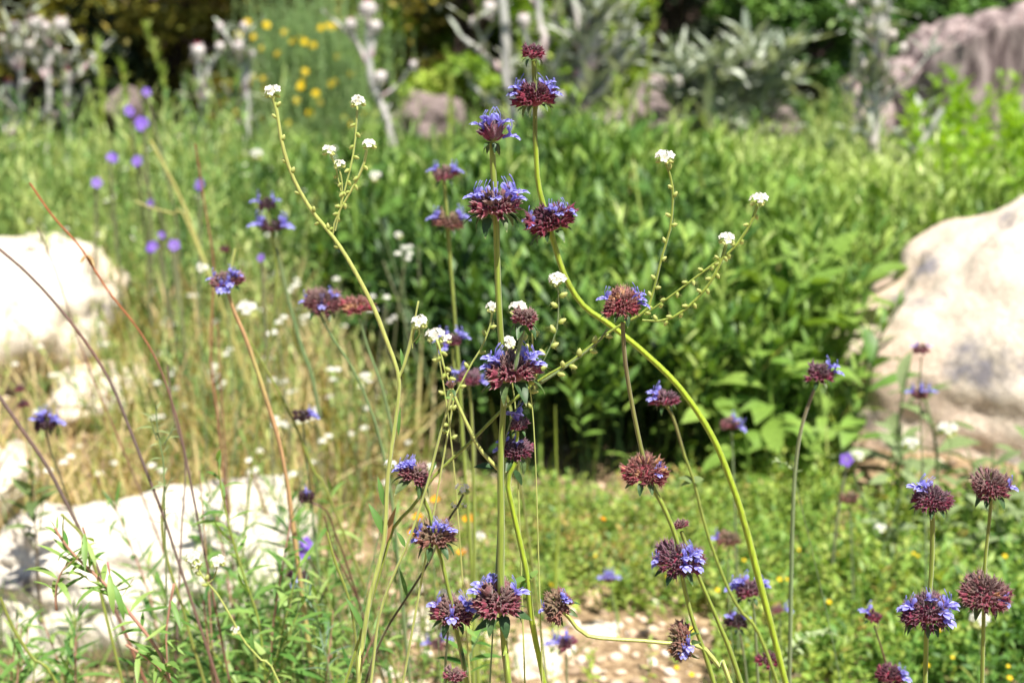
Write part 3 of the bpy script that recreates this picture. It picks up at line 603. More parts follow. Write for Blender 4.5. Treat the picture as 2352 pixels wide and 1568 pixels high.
def dirv(az,el):
    """az 0 = towards the camera, + = right"""
    return np.array([math.sin(az)*math.cos(el),-math.cos(az)*math.cos(el),math.sin(el)])
hs=0
def flower_head(parent,px,py,hw,d0,style='mid',bl=(),axis=None,mat='calyx',flat=None,bracts=7,brl=.62,seed=None,tan=0.0,blsize=None,name='flower_head'):
    """one whorl: calyces on a flattened ball; blossoms and the bract collar are its children"""
    global hs; hs+=1; r=np.random.RandomState(seed or hs*13+5); px,py=px,py
    c=W(px,py,d0); d=dep(d0,py); Rr=hw*K*d
    ax=np.array([0,0,1.0]) if axis is None else np.asarray(axis,float); ax=ax/np.linalg.norm(ax)+np.append(r.randn(2)*.10,0); ax=ax/np.linalg.norm(ax)
    rot=Vector((0,0,1)).rotation_difference(Vector(ax)); Rm=np.array(rot.to_matrix())
    n,fat,lo,hi,fl,ln,up={'open':(12,CAL_FAT,.0,1.15,1.25,.92,.75),'flat':(42,CAL_FAT,-.42,.9,.74,.54,.24),'mid':(72,CAL_FAT,-.45,1.35,.72,.42,.25),
        'dense':(150,CAL_THIN,-.6,1.45,.86,.40,.12),'ball':(120,CAL_THIN,-.6,1.45,.9,.42,.12),'small':(34,CAL_FAT,-.4,1.3,.82,.50,.3),'bud':(9,CAL_FAT,.1,1.4,1.0,1.0,.9)}[style]
    if flat: fl=flat
    mb=MB(); az=np.arange(n)*2.39996+r.rand()*6; s=(np.arange(n)+.5)/n; el=np.arcsin(np.clip(math.sin(lo)+(math.sin(hi)-math.sin(lo))*s,-1,1))+r.randn(n)*.06
    az=az+r.randn(n)*.1
    D=np.stack([np.sin(az)*np.cos(el),-np.cos(az)*np.cos(el),np.sin(el)],-1)
    base=D*np.array([1,1,fl])*Rr*(1-ln)*(1+.06*r.randn(n))[:,None]
    Yd=D*np.array([1,1,fl])+np.array([0,0,up]); Yd/=np.linalg.norm(Yd,axis=1)[:,None]
    mats=np.array([fit(y,np.array([0,0,1.0]) if abs(y[2])<.97 else np.array([0,1.0,0])) for y in Yd])
    ph_=r.rand(3)*6.28; lump=1+.10*np.sin(az*2+ph_[0])*np.cos(el)+.08*np.sin(az*3+ph_[1])+.06*np.sin(el*4+ph_[2]); base=base*lump[:,None]; sc=Rr*ln*lump*(1+.20*r.randn(n))*np.interp(el,[lo,0,hi],[.92,1.0,.92])
    thick={'dense':1.35,'ball':1.5,'mid':1.15,'flat':1.2,'open':1.05,'small':1.15,'bud':.75}[style]
    mats=mats*sc[:,None,None]; mats=mats*np.array([thick,1,thick])[None,None,:]
    q=np.clip(np.interp(el,[-.4,.15,.5,1.2],[.12,.42,.7,.86])+r.randn(n)*.09,0,.92)
    if tan: q=np.where((r.rand(n)<tan*np.interp(el,[0,.6],[.25,1.4])),1.0,q)
    idx=r.randint(4,size=n)
    for k in range(4):
        m_=idx==k
        if m_.any(): mb.add_many(fat[k],mats[m_],base[m_],q[m_])
    # core the calyces sit on
    cr=Rr*(1-ln)*.9; V=[]; 
    for i in range(6):
        ph=math.pi*(i+.02)/5.04
        for j in range(10): V.append((cr*math.sin(ph)*math.cos(j*.6283),cr*math.sin(ph)*math.sin(j*.6283),cr*fl*math.cos(ph)))
    mb.add(V,[[i*10+j,(i+1)*10+j,(i+1)*10+(j+1)%10,i*10+(j+1)%10] for i in range(5) for j in range(10)],np.full(60,.35),.3)
    head=link(name,mb.mesh(name,M[mat]),parent,c,rot)
    def child(nm,me,loc,q_=None):      # children live in the turned frame of the head
        o=bpy.data.objects.new(nm,me); COL.objects.link(o); o.parent=head; o.location=Vector(loc); return o
    if bracts:
        bm_=MB(); 
        for k in range(bracts):
            a=(k+.5)/bracts*6.283+r.randn()*.15; z=-Rr*.10 if style in ('open','bud') else -fl*Rr*.40; br_=.12 if style in ('open','bud') else .5; L=Rr*brl*.95*(.85+.35*r.rand())
            bm_.add_many(BRA[k%3],rotmats([math.pi-a],[-.45+r.randn()*.2],[0],L*1.1),np.array([[0,0,z]])+np.array([[math.sin(a),-math.cos(a),0]])*Rr*br_,[r.rand()])
        child('bract_collar',bm_.mesh('bract_collar',M['bract']),(0,0,0))
    bs=(blsize or 38)*1.06*K*d
    for (a,e) in bl:
        a=R(a);e=R(e)+.1; D=dirv(a,e); w_=np.array(rot.inverted().to_matrix())@D
        pos=w_*np.array([1,1,fl])*Rr*.62; up_=np.array(rot.inverted().to_matrix())@np.array([0,0,1.0]); y=w_+up_*.15
        m3=fit(y,up_)*bs*(.9+.25*r.rand()); b2=MB(); b2.add_many(BLO[r.randint(3)],m3[None],np.zeros((1,3)),[.0])
        b2.Q=[np.clip(x,0,1) for x in b2.Q]
        child('blossom',b2.mesh('blossom',M['petal']),pos)
    return head

def leaf_between(parent,p0,p1,wd,d0,mat='bract',curl=.5,name='leaf',q=.4,roll=0,dd=0.0):
    A=W(p0[0],p0[1],d0); B=at(p1[0],p1[1],dep(d0,p1[1])+dd); v=B-A; L=np.linalg.norm(v)
    Y=v/L; mb=MB(); m3=fit(Y+np.array([0,0,curl*.35]),np.array([0,-.5,1.0])); 
    c,s=math.cos(roll),math.sin(roll); m3=m3@np.array([[c,0,s],[0,1,0],[-s,0,c]])
    mb.add_many(leaf_tpl(L,wd*K*d0,6,curl,.35,.4,.02,2),m3[None],A[None],[q]); return mb.obj(name,M[mat],parent,loc=A)
def sage(label,d0,stem,w,heads=(),branches=(),leaves=(),mat='stem',group=None,kind='chia_plant',cat='flower',w1=None):
    """stem: photo points from the top down, (x,y[,brownness])"""
    P,b=rootpath(stem,d0); b=[0.05 if x is None else x for x in b]
    t=thing(kind,np.array([P[-1][0],P[-1][1],max(P[-1][2],0)]),label,cat,group)
    k=K*d0/2; mb=MB(); stem_mesh(mb,P,(w1 or w*.62)*k,w*1.02*k,qs=b); mb.obj('stem',M[mat],t)
    for br in branches:
        pts,bw,bm_=br[:3]; mb=MB(); pp=[W(p[0],p[1],d0*(br[3] if len(br)>3 else 1)) for p in pts]; stem_mesh(mb,pp,bw*.8*k,bw*k,qs=[p[2] if len(p)>2 else .05 for p in pts]); mb.obj('branch',M[bm_ or mat],t)
    for h in heads:
        kw=dict(h[5]) if len(h)>5 else {}; flower_head(t,h[0],h[1],h[2],d0*kw.pop('dm',1),h[3],h[4],**kw)
    for lf in leaves: leaf_between(t,lf[0],lf[1],lf[2],d0,**(lf[3] if len(lf)>3 else {}))
    return t
F=.63
# A: tall central plant
sage('tallest central chia stem carrying four stacked maroon flower heads with blue-violet blossoms',F,
 [(1130,318,.1),(1133,400,.15),(1136,440,.05),(1140,520,.25),(1142,600,0),(1148,740,0),(1158,860,0),(1156,935,.1),(1150,1060,.0),(1151,1200,0),(1150,1330,0),(1155,1420,.25),(1160,1500,0),(1168,1568,0)],18,
 [(1131,324,40,'open',[(-62,40),(-30,62),(48,45),(78,8)],dict(bracts=6,brl=.8,blsize=50)),
  (1137,476,60,'flat',[(-92,22),(-68,30),(-38,38),(2,30),(52,40),(74,22),(100,30)],dict(bracts=9,brl=.75,blsize=50,mat='calyx_brown')),
  (1176,856,62,'mid',[(-86,36),(-60,40),(-74,18),(58,42),(80,22),(100,40)],dict(bracts=8,brl=.85,blsize=52,mat='calyx_brown')),
  (1143,1384,58,'mid',[(-84,32),(-112,40),(84,30),(-160,60)],dict(bracts=7,brl=.85,blsize=48,mat='calyx_brown')),
  (1205,735,33,'small',[],dict(bracts=6,brl=1.0,mat='calyx_brown',dm=.985))],
 [([(1202,758),(1192,800,.1),(1182,850,.1)],9,'stem_grey',.985)],
 [((1165,1405),(1225,1425),26,dict(q=.2)),((1150,1420),(1085,1450),24,dict(q=.3))])
# B: second plant, right of it
sage('bright green chia stem with two small heads, just behind and right of the central stem',F*1.01,
 [(1185,1062,.1),(1172,1085,.1),(1166,1110,0),(1180,1180,0),(1198,1260,0),(1212,1330,0),(1218,1400,0),(1232,1480,0),(1250,1568,0)],17,
 [(1186,1038,36,'mid',[(-95,35),(-78,10),(10,55)],dict(bracts=6,brl=.9,dm=1.01)),(1192,980,23,'small',[(-20,62),(-70,55)],dict(bracts=4,brl=.8,blsize=50))],
 [([(1190,990),(1187,1015)],7,None),([(1042,905,0),(1050,925),(1078,985),(1105,1035),(1150,1082)],9,'stem_pale',.995)],
 [((1150,1075),(1085,1072),22,dict(q=.1)),((1178,1078),(1203,1118),18,dict(q=.1)),((1212,1330),(1240,1308),16,dict(mat='cling',q=.7)),((1212,1325),(1170,1345),18,dict(mat='cling',q=.6)),((1212,1325),(1190,1372),16,dict(mat='cling',q=.4)),((1052,920),(1020,912),14,dict(mat='cling',q=.6))],mat='stem_lime')
t_=bpy.data.objects[-1]
sage('unopened greenish maroon bud head on a pale forked stem left of the central stem',F*.99,
 [(1040,902,0),(1020,965),(1000,1040),(985,1100),(960,1180),(935,1250),(900,1330),(870,1420),(852,1568)],8,
 [(1037,893,18,'bud',[],dict(bracts=4,brl=1.1,mat='calyx_green',dm=.99))],mat='stem_pale',
 leaves=[((985,1095),(1000,1060),10,dict(mat='cling')),((930,1255),(912,1220),12,dict(mat='cling'))])
# C: long arching stem
sage('chia plant on a long arching lime-green stem with three dark maroon heads near its top',.70,
 [(1226,140,.7),(1228,195,.7),(1229,250,.7),(1229,330,.65),(1231,340,.1),(1236,420,.2),(1256,500,.3),(1276,570,.35),(1300,640,.2),(1340,702,.1),(1400,745,0),(1480,810,0),(1565,895,0),(1640,1010,0),(1695,1150,0),(1706,1190,0),(1711,1206,1),(1716,1222,0),(1738,1310,0),(1790,1510,0)],15,
 [(1224,125,29,'small',[],dict(mat='calyx_red',bracts=5,dm=1.0)),(1228,228,47,'mid',[(-88,32),(-70,15),(-105,12),(88,32),(70,15),(105,10),(95,50)],dict(mat='calyx_red',blsize=40)),
  (1264,512,54,'mid',[(-92,8),(-58,-2),(-10,52),(22,32),(62,34),(80,22)],dict(mat='calyx_red',axis=(-.18,0,1),blsize=38,bracts=7))],w1=10,mat='stem_lime')
# D
sage('chia plant with a brown upper stem, two spiny round heads and a blossom-covered lowest head',F*1.0,
 [(1430,740,.6),(1436,830,.75),(1452,930,.45),(1476,1045,.2),(1495,1110,.1),(1525,1165,0),(1556,1245,0),(1568,1330,.1),(1590,1420,0),(1612,1480,0),(1640,1568,0)],13,
 [(1428,702,46,'ball',[(-95,18),(-75,25),(78,20),(98,32),(85,0)],dict(mat='calyx_tan',tan=.22,flat=.78,blsize=36)),
  (1481,1085,48,'dense',[(38,8),(82,18)],dict(mat='calyx_tan',tan=.22,blsize=26,axis=(-.15,0,1),flat=.82)),
  (1558,1288,54,'dense',[(-82,0),(-95,-18),(18,32),(12,8),(48,34),(60,14),(74,36),(50,-4)],dict(mat='calyx',flat=.72,axis=(-.1,0,1),blsize=38))])
sage('small round maroon head on a thin stem just above the blossom-covered head',F*1.03,
 [(1565,1220,.1),(1580,1262,.1),(1612,1340,0),(1655,1440,0),(1702,1568,0)],13,[(1563,1207,18,'small',[],dict(bracts=0,mat='calyx_brown'))])
# E, F at right
sage('chia plant near the right edge, blossoms rising on the left of its upper head',F*1.0,
 [(2140,1175,.35),(2142,1210,.25),(2140,1300,0),(2133,1390,0),(2128,1450,.05),(2125,1568,0)],15,
 [(2140,1148,47,'dense',[(-62,42),(-78,58),(-95,38)],dict(flat=.72,blsize=44,tan=0)),(2128,1408,58,'dense',[(-88,12),(-70,26),(0,62),(28,22),(36,0),(82,28),(95,10)],dict(flat=.7,blsize=44,bracts=9))])
sage('rightmost chia plant with two spiky brownish round heads nearly without blossoms',F*1.04,
 [(2278,1085,.2),(2277,1140,.3),(2272,1200,.3),(2262,1300,.05),(2260,1380,.1),(2256,1568,0)],12,
 [(2275,1120,46,'dense',[(62,8)],dict(flat=.8,blsize=34,mat='calyx_brown')),(2259,1366,57,'dense',[(48,-8)],dict(flat=.82,blsize=34,mat='calyx_brown',tan=.05))])
# G group left of the central stem
sage('chia plant left of the central stem with three flower heads stepping down to the right',F*1.02,
 [(957,1120,.1),(985,1170,0),(1000,1240,0),(1012,1275,0),(1025,1330,0),(1038,1390,0),(1048,1445,0),(1060,1500,0),(1072,1568,0)],13,
 [(953,1092,36,'flat',[(-92,15),(-68,38),(-40,50),(-15,58),(-75,55)],dict(bracts=6,brl=1.1,mat='calyx_brown',blsize=36,axis=(.12,0,1))),
  (1000,1236,45,'flat',[(-88,22),(-75,0),(35,58),(60,45),(78,30),(-20,60)],dict(bracts=7,brl=.75,mat='calyx_green',blsize=36,axis=(-.2,0,1))),
  (1040,1408,47,'mid',[(-85,28),(0,10),(72,40),(85,8),(62,24)],dict(bracts=7,brl=.7,mat='calyx_brown',blsize=40))],w1=8)
sage('spiky maroon head cut by the bottom edge left of the thick central stems',F*1.0,[(1030,1560,.2),(1024,1568,.2),(1020,1600,0)],9,[(1040,1553,27,'small',[],dict(mat='calyx_brown',bracts=5))])
sage('thin grey-green stalk standing under the paired flower heads at bottom centre',F*1.08,[(1029,1452,.3),(1024,1510,.2),(1022,1568,0)],8,mat='stem_grey',cat='stem',kind='bare_stem')
# H nodding
sage('chia plant whose pale stem bends sideways between two tilted heads',F*1.0,
 [(1288,1398,0),(1303,1412),(1322,1438),(1352,1460),(1410,1467),(1480,1471),(1545,1477),(1590,1478),(1622,1492),(1650,1530),(1678,1568)],10,
 [(1284,1392,40,'mid',[(-82,-8),(28,38),(20,52)],dict(mat='calyx_green',axis=(-.75,-.15,.7),bracts=6,blsize=32)),
  (1570,1475,40,'mid',[(10,8),(-8,-12)],dict(mat='calyx_green',axis=(-1,-.1,.15),flat=.78,bracts=7,blsize=34,tan=.1))],mat='stem_pale',w1=9)
# slightly out of focus, right half
sage('blurred chia head with one blossom at its right, on a bent grey-green stem',.80,
 [(1880,875,.6),(1862,915,.8),(1840,985,.5),(1826,1080,.2),(1820,1200,.1),(1817,1330,.1),(1815,1450,.1)],10,[(1883,862,33,'small',[(72,38),(85,8)],dict(mat='calyx',blsize=34))],mat='stem_grey')
sage('blurred chia head with one blossom at its left, above the bent node with curled leaves',.76,
 [(1530,930,.5),(1545,955,.6),(1562,1010,.6),(1572,1045,.1),(1592,1100,.1),(1625,1225,0),(1670,1345,0),(1700,1400,.2),(1760,1495,0)],9,[(1527,920,30,'small',[(-72,36),(-60,15)],dict(mat='calyx',blsize=34))],
 leaves=[((1590,1108),(1555,1092),18,dict(mat='grey_leaf',curl=1.5)),((1592,1108),(1622,1095),20,dict(mat='grey_leaf',curl=1.5)),((1590,1108),(1560,1118),14,dict(mat='grey_leaf',curl=1.2))],mat='stem')
sage('blurred chia head, blossoms on both sides, beside the arching lime stem',.80,
 [(1730,1385,.3),(1735,1450,.3),(1738,1510,.3)],8,[(1720,1358,36,'small',[(-82,30),(-60,48),(-90,8),(75,42),(88,20)],dict(mat='calyx',blsize=36))],mat='stem_grey')
sage('blurred dark chia head low beside the arching lime stem',.84,[(1700,1455,.5),(1708,1500,.3),(1716,1568,.3)],7,[(1693,1432,26,'small',[(-70,45),(60,40)],dict(mat='calyx_dark',blsize=30))],mat='stem_grey')
sage('blurred magenta chia head without blossoms near the bottom edge right of the arching stem',.78,[(1768,1540,.2),(1770,1568,.2)],7,[(1765,1518,26,'small',[],dict(mat='calyx_red',bracts=0))],mat='stem_grey')
sage('small blurred maroon head with one blossom up left, on a thin brown stem',.80,[(2008,1435,.6),(2022,1480,.8),(2040,1540,.8)],6,[(2005,1418,21,'small',[(-70,40)],dict(mat='calyx_red',blsize=36,bracts=3))],mat='stem_dark')
sage('maroon chia head cut by the bottom edge left of the two right-hand stems',.74,[(2045,1568,.3),(2050,1600,.3)],8,[(2043,1552,34,'mid',[(50,10),(62,30)],dict(mat='calyx_red',blsize=32))])
sage('blurred pinkish head with blossoms at its left on the gravel at bottom centre',.95,[(1300,1500,.3),(1302,1568,.3)],7,[(1300,1480,25,'small',[(-85,10),(-60,25),(5,60)],dict(mat='calyx',blsize=34,bracts=4))],mat='stem_grey')
sage('strongly blurred small head with blue blossoms, low on the gravel below the paired heads',1.05,[(1003,1495,.3),(1003,1568,.3)],6,[(1003,1480,18,'small',[(-85,10),(85,30)],dict(mat='calyx_brown',blsize=30,bracts=0))],mat='stem_grey')
sage('blurred pale chia head with a blossom at lower right, in front of the broad leaves',1.15,[(1680,990,.2),(1685,1100,.1),(1690,1250,.1)],6,[(1677,976,24,'small',[(60,-10),(30,40)],dict(mat='calyx_brown',blsize=30,bracts=0))],mat='stem_grey')
sage('blurred brownish faded head over the low green cover right of the arching stem',1.05,[(1672,1258,.2),(1674,1360,.1),(1678,1450,.1)],5,[(1672,1243,27,'small',[(-88,12)],dict(mat='calyx_green',blsize=28,bracts=0))],mat='stem_grey')
sage('blurred dark head silhouetted against the boulder, higher of two on its stem',1.2,[(2116,820,.5),(2114,870,.5),(2113,930,.5),(2118,1050,.2)],5,[(2116,805,18,'small',[(-80,30),(80,30)],dict(mat='calyx_brown',blsize=22,bracts=0)),(2113,908,21,'small',[(-85,20),(85,20),(0,40)],dict(mat='calyx_brown',blsize=28,bracts=0))],mat='stem_grey')
sage('blurred faded brown head on the green cover in front of the grey-green plants',1.25,[(1952,1160,.2),(1955,1250,.1)],5,[(1951,1148,22,'small',[],dict(mat='calyx_green',bracts=0))],mat='stem_grey')
sage('tiny magenta head half hidden in the green cover at lower centre right',1.3,[(1318,1420,.2),(1318,1440,.1)],4,[(1317,1413,10,'small',[],dict(mat='calyx_red',bracts=0))],mat='stem_grey')
sage('faint violet head low in the green cover between gravel and arching stem',1.25,[(1400,1345,.2),(1412,1400,.1)],4,[(1398,1332,13,'small',[(0,45),(60,30),(-60,30)],dict(mat='calyx_brown',blsize=26,bracts=0))],mat='stem_grey')
sage('dim head with one violet blossom low behind the arching stem at lower right',1.1,[(1790,1410,.2),(1792,1470,.1)],4,[(1785,1402,16,'small',[(75,10)],dict(mat='calyx_brown',blsize=26,bracts=0))],mat='stem_grey')
# behind, around the centre
sage('blurred plant left of the central stem, two flat heads flanked by blue blossoms',1.0,
 [(1020,415,.2),(1024,460,.2),(1030,540,.1),(1036,620,.0),(1046,750,0),(1055,870,0),(1062,1000,0),(1080,1250,0),(1092,1450,0)],10,
 [(1021,404,28,'small',[(-88,20),(-70,30),(70,28),(88,15)],dict(mat='calyx_brown',blsize=30,bracts=3)),(1030,512,34,'flat',[(-88,14),(88,14),(75,25),(-70,25)],dict(mat='calyx_green',blsize=34,bracts=7))])
sage('blurred stacked flower heads just behind the popcorn flower left of the central stem',.9,
 [(1040,800,.2),(1045,850,.2),(1075,880,.2),(1085,1000,0),(1090,1250,0),(1088,1500,0)],9,
 [(1040,786,22,'small',[(-60,30),(-85,10),(70,40),(85,20),(-40,-20)],dict(mat='calyx',blsize=34,bracts=0)),(1078,874,28,'small',[(-85,38),(-88,-6),(75,-5)],dict(mat='calyx',blsize=34,bracts=0))])
sage('blurred plant with a pair of touching brown heads over the dark foliage left of centre',.92,
 [(735,722,.1),(760,770,.1),(800,830,.05),(835,900,.05),(870,1000,.05),(900,1150,0),(925,1400,0)],8,
 [(742,698,46,'dense',[(-88,6),(5,6),(62,38)],dict(mat='calyx_brown',blsize=32,flat=.66,bracts=4)),(822,708,36,'small',[],dict(mat='calyx_tan',tan=.2,flat=.8,bracts=0))],
 [([(825,730),(845,800),(880,900),(905,1010)],7,'stem_grey')],mat='stem_grey')
sage('blurred chia head with blue blossoms in front, on a thick stem turning tan',.86,
 [(540,570,.0),(530,620,0),(522,655,.1),(536,710,.9),(562,770,.9),(590,850,.5),(608,905,.9),(640,1010,.95),(660,1110,.95),(672,1200,.9)],14,
 [(522,650,35,'mid',[(-92,14),(-10,-12),(10,-14),(18,6),(60,48),(75,32)],dict(mat='calyx_brown',blsize=30,bracts=4))],w1=7,mat='stem_pale')
sage('blurred stacked pair of blue-flowered heads left of the tall forked white-flowered stem',1.15,
 [(615,478,.2),(622,530,.2),(634,600,.1),(632,690,.2),(618,790,.4)],7,
 [(614,473,20,'small',[(-85,20),(80,30)],dict(mat='calyx_dark',blsize=30,bracts=0)),(625,526,32,'small',[(-80,16),(-55,24),(60,16),(82,10)],dict(mat='calyx_dark',flat=.5,blsize=38,bracts=3))],
 [([(634,570),(660,680),(690,790),(715,860),(735,960)],9,'stem_grey')],mat='stem')
sage('blurred dark chia head with two tall blossoms near the left edge',1.0,
 [(104,985,.3),(118,1040,.3),(140,1100,.3)],6,[(104,976,27,'flat',[(-30,40),(-20,60),(70,30),(85,10)],dict(mat='calyx_dark',blsize=34,bracts=4))],mat='stem_dark')
sage('blurred dark head with one blossom at its right, left of the pale thick stem',.98,
 [(696,972,.2),(705,1060,.1),(718,1180,.1)],6,[(694,960,24,'small',[(75,22),(85,5)],dict(mat='calyx_dark',blsize=30,bracts=3))],mat='stem_grey')
sage('nearly black small head on a red branching stalk in the lower left tangle',.9,[(690,1150,.9),(720,1155,.9),(752,1175,1),(770,1225,1),(795,1290,1),(830,1400,.8)],6,[(703,1143,18,'small',[(20,55)],dict(mat='calyx_dark',blsize=22,bracts=0))],mat='stem_dark')
sage('dark fuzzy head pair with small blue petals low in the tangle below the purple flower',.88,[(682,1345,.2),(690,1440,.3),(700,1540,.3)],6,[(684,1325,22,'small',[(0,10),(-20,-30)],dict(mat='calyx_dark',blsize=22,bracts=0))],mat='stem_grey')
sage('tiny blurred wine-red heads near the left edge above the dark blossom head',1.3,[(46,905,.5),(52,935,.5),(60,990,.3)],4,[(46,895,12,'small',[],dict(mat='calyx_red',bracts=0)),(54,930,13,'small',[],dict(mat='calyx_red',bracts=0))],mat='stem_dark')
sage('small reddish bud head far left of the arching white-flower stem',1.5,[(516,585,.3),(520,650,.1)],4,[(515,575,12,'small',[],dict(mat='calyx_red',bracts=0))],mat='stem_grey')

# --- violet open flowers further back
def disc_flower(mb,c,nrm,rad,petals,mat=0,wide=.7,q=.5,curl=.2,seed=0,pw=.9):
    nrm=np.asarray(nrm,float)/np.linalg.norm(nrm); a=np.array([0,0,1.0]) if abs(nrm[2])<.9 else np.array([1.0,0,0])
    u=np.cross(nrm,a); u/=np.linalg.norm(u); v=np.cross(nrm,u); k=petals; tp=leaf_tpl(1,pw,3,curl,.15,wide,.0,2)
    ms=[];
    for i in range(k):
        t=i/k*6.283+seed; y=u*math.cos(t)+v*math.sin(t)+nrm*.25; ms.append(fit(y,nrm)*rad)
    mb.add_many(tp,np.array(ms),np.tile(np.asarray(c,float),(k,1)),np.full(k,q),mat)
def violet(px,py,hw,d0,k,label,n=3):
    c=W(px,py,d0); g=np.array([c[0]+rs.randn()*.02,c[1]+.02,0]); t=thing('violet_flower',g,label,'flower'); d=dep(d0,py)
    mb=MB(); tube(mb,spline([c,(c+g)/2+rs.randn(3)*.012,g],12),.0011*d0,5); mb.obj('stem',M['stem_grey'],t)
    for i in range(n):
        o=(rs.randn(3)*[.5,.3,.4]*hw*K*d) if n>1 else np.zeros(3); mb=MB(); disc_flower(mb,c+o,(rs.randn()*.5,-1,.5),hw*K*d*(.72 if n>1 else 1),5,seed=rs.rand()); mb.obj('blossom',M['purple'],t,loc=c+o)
for a in [(330,276,20,2.2,3,'cluster of pale violet cups near the top left, largest of that plant'),(295,255,15,2.2,1,'single violet cup left of the largest pale violet cluster'),(336,212,12,2.2,1,'topmost small violet flower at upper left'),
 (252,368,19,2.1,2,'violet flowers at left below the tall grass spikes'),(316,370,15,2.1,1,'deep violet cup right of a paler pair at left'),(222,420,14,2.1,1,'lone violet flower leftmost in the meadow'),
 (460,424,16,2.0,1,'violet flower beside the slim dry stalk at upper left of centre'),(346,468,12,2.0,1,'small violet flower among yellowish grass at left'),(362,574,21,1.8,2,'bright violet flowers right of the dry arching stalk'),
 (400,563,15,1.8,1,'darker violet cup beside the bright violet pair'),(370,540,10,1.9,1,'faint violet flower above the bright violet pair'),(692,1250,25,.98,2,'open purple flower low in the left tangle above the white rock'),
 (1945,1055,18,1.3,1,'violet flower with a white one beside it, over the grey-green plants'),(600,592,11,1.4,1,'dark blue small flower below the blue-headed chia at left of centre')]:
    violet(a[0],a[1],a[2],a[3],0,a[5],a[4])

# --- white popcorn flowers
def bud_tpl(seed):
    r=np.random.RandomState(seed); mb=MB(); 
    tube(mb,np.array([[0,z,0] for z in (0,.15,.45,.8,1.0)]),[.1,.26,.32,.22,.06],7,.1,T=[0,.2,.5,.8,1])
    k=26; u=.1+.85*r.rand(k); a=r.rand(k)*6.28; rr=np.interp(u,[0,.15,.45,.8,1],[.1,.26,.32,.22,.06])
    pos=np.stack([np.cos(a)*rr,u,np.sin(a)*rr],-1); Y=np.stack([np.cos(a),.35+0*a,np.sin(a)],-1)
    mb.add_many(leaf_tpl(.75,.11,1,.1,0,.3,0,1),np.array([fit(y,np.array([.1,.3,1.0])) for y in Y]),pos,np.full(k,.5)); 
    mb.T[-1][:]=1
    return mb.tpl()
BUD=[bud_tpl(i) for i in range(4)]; BUDME=[]
for b_ in BUD:
    mb=MB(); mb.add_many(b_,np.eye(3)[None],np.zeros((1,3)),[.5]); BUDME.append(mb.mesh('bud',M['bud']))
def white_cluster(t,px,py,hw,d0,n=7,green=True):
    c=W(px,py,d0); d=dep(d0,py); Rr=hw*K*d*1.22; mb=MB(); 
    for i in range(n):
        a=i*2.4; e=.35+.95*(i/n); D=dirv(a,e-.25); disc_flower(mb,c+(D+rs.randn(3)*.10)*Rr*[.62,.62,.52],D+[0,-.25,.3]+rs.randn(3)*.15,Rr*(.42+.1*rs.rand()),5,curl=.1,wide=.66,seed=rs.rand()*6,pw=.78)
    o=mb.obj('flower_cluster',M['white'],t,loc=c)
    if green:
        for i in range(6):
            a=rs.rand()*6.28; D=dirv(a,-.25+.3*rs.rand()); bud(t,c+D*Rr*.3-[0,0,Rr*.25],D-[0,0,.25],Rr*.62)
def bud(t,p,dirn,L):
    o=bpy.data.objects.new('bud',BUDME[rs.randint(4)]); COL.objects.link(o); o.parent=t; o.location=Vector(np.asarray(p)-origin_of(t))
    m3=Matrix(fit(np.asarray(dirn,float),np.array([.1,.2,1.0])).tolist()); o.rotation_mode='QUATERNION'; o.rotation_quaternion=m3.to_quaternion(); o.scale=(L,L,L)
def popcorn(label,d0,stem,w,clusters,branches=(),buds=(),leaves=(),mat='stem_pale',group=None):
    P,b=rootpath(stem,d0); t=thing('popcorn_flower',np.array([P[-1][0],P[-1][1],0]),label,'flower',group); k=K*d0/2
    mb=MB(); stem_mesh(mb,P,w*.5*k,w*k,sides=8,ridge=.06,qs=[0.05 if x is None else x for x in b]); mb.obj('stem',M[mat],t)
    paths=[stem]
    for pts,bw in branches:
        mb=MB(); stem_mesh(mb,[W(p[0],p[1],d0) for p in pts],bw*.55*k,bw*k,sides=8,ridge=.06,qs=[p[2] if len(p)>2 else .05 for p in pts]); mb.obj('branch',M[mat],t); paths.append(pts)
    for c in clusters: white_cluster(t,c[0],c[1],c[2],d0,c[3] if len(c)>3 else 7)
    for (pi,u0,u1,n,L) in buds:
        A=spline([W(p[0],p[1],d0) for p in paths[pi]],60)
        for i in range(n):
            u=u0+(u1-u0)*(i+.5*rs.rand())/n; q=A[min(58,int(u*59))]; tg=A[min(59,int(u*59)+1)]-A[min(58,int(u*59))]; tg/=np.linalg.norm(tg); tg=-tg
            side=np.cross(tg,[0,1,0])*(1 if i%2 else -1); bud(t,q+side*L*K*d0*.1,side*.9+tg*.75+rs.randn(3)*.25,L*K*d0)
    for lf in leaves: leaf_between(t,lf[0],lf[1],lf[2],d0,**(lf[3] if len(lf)>3 else dict(mat='cling')))
    return t
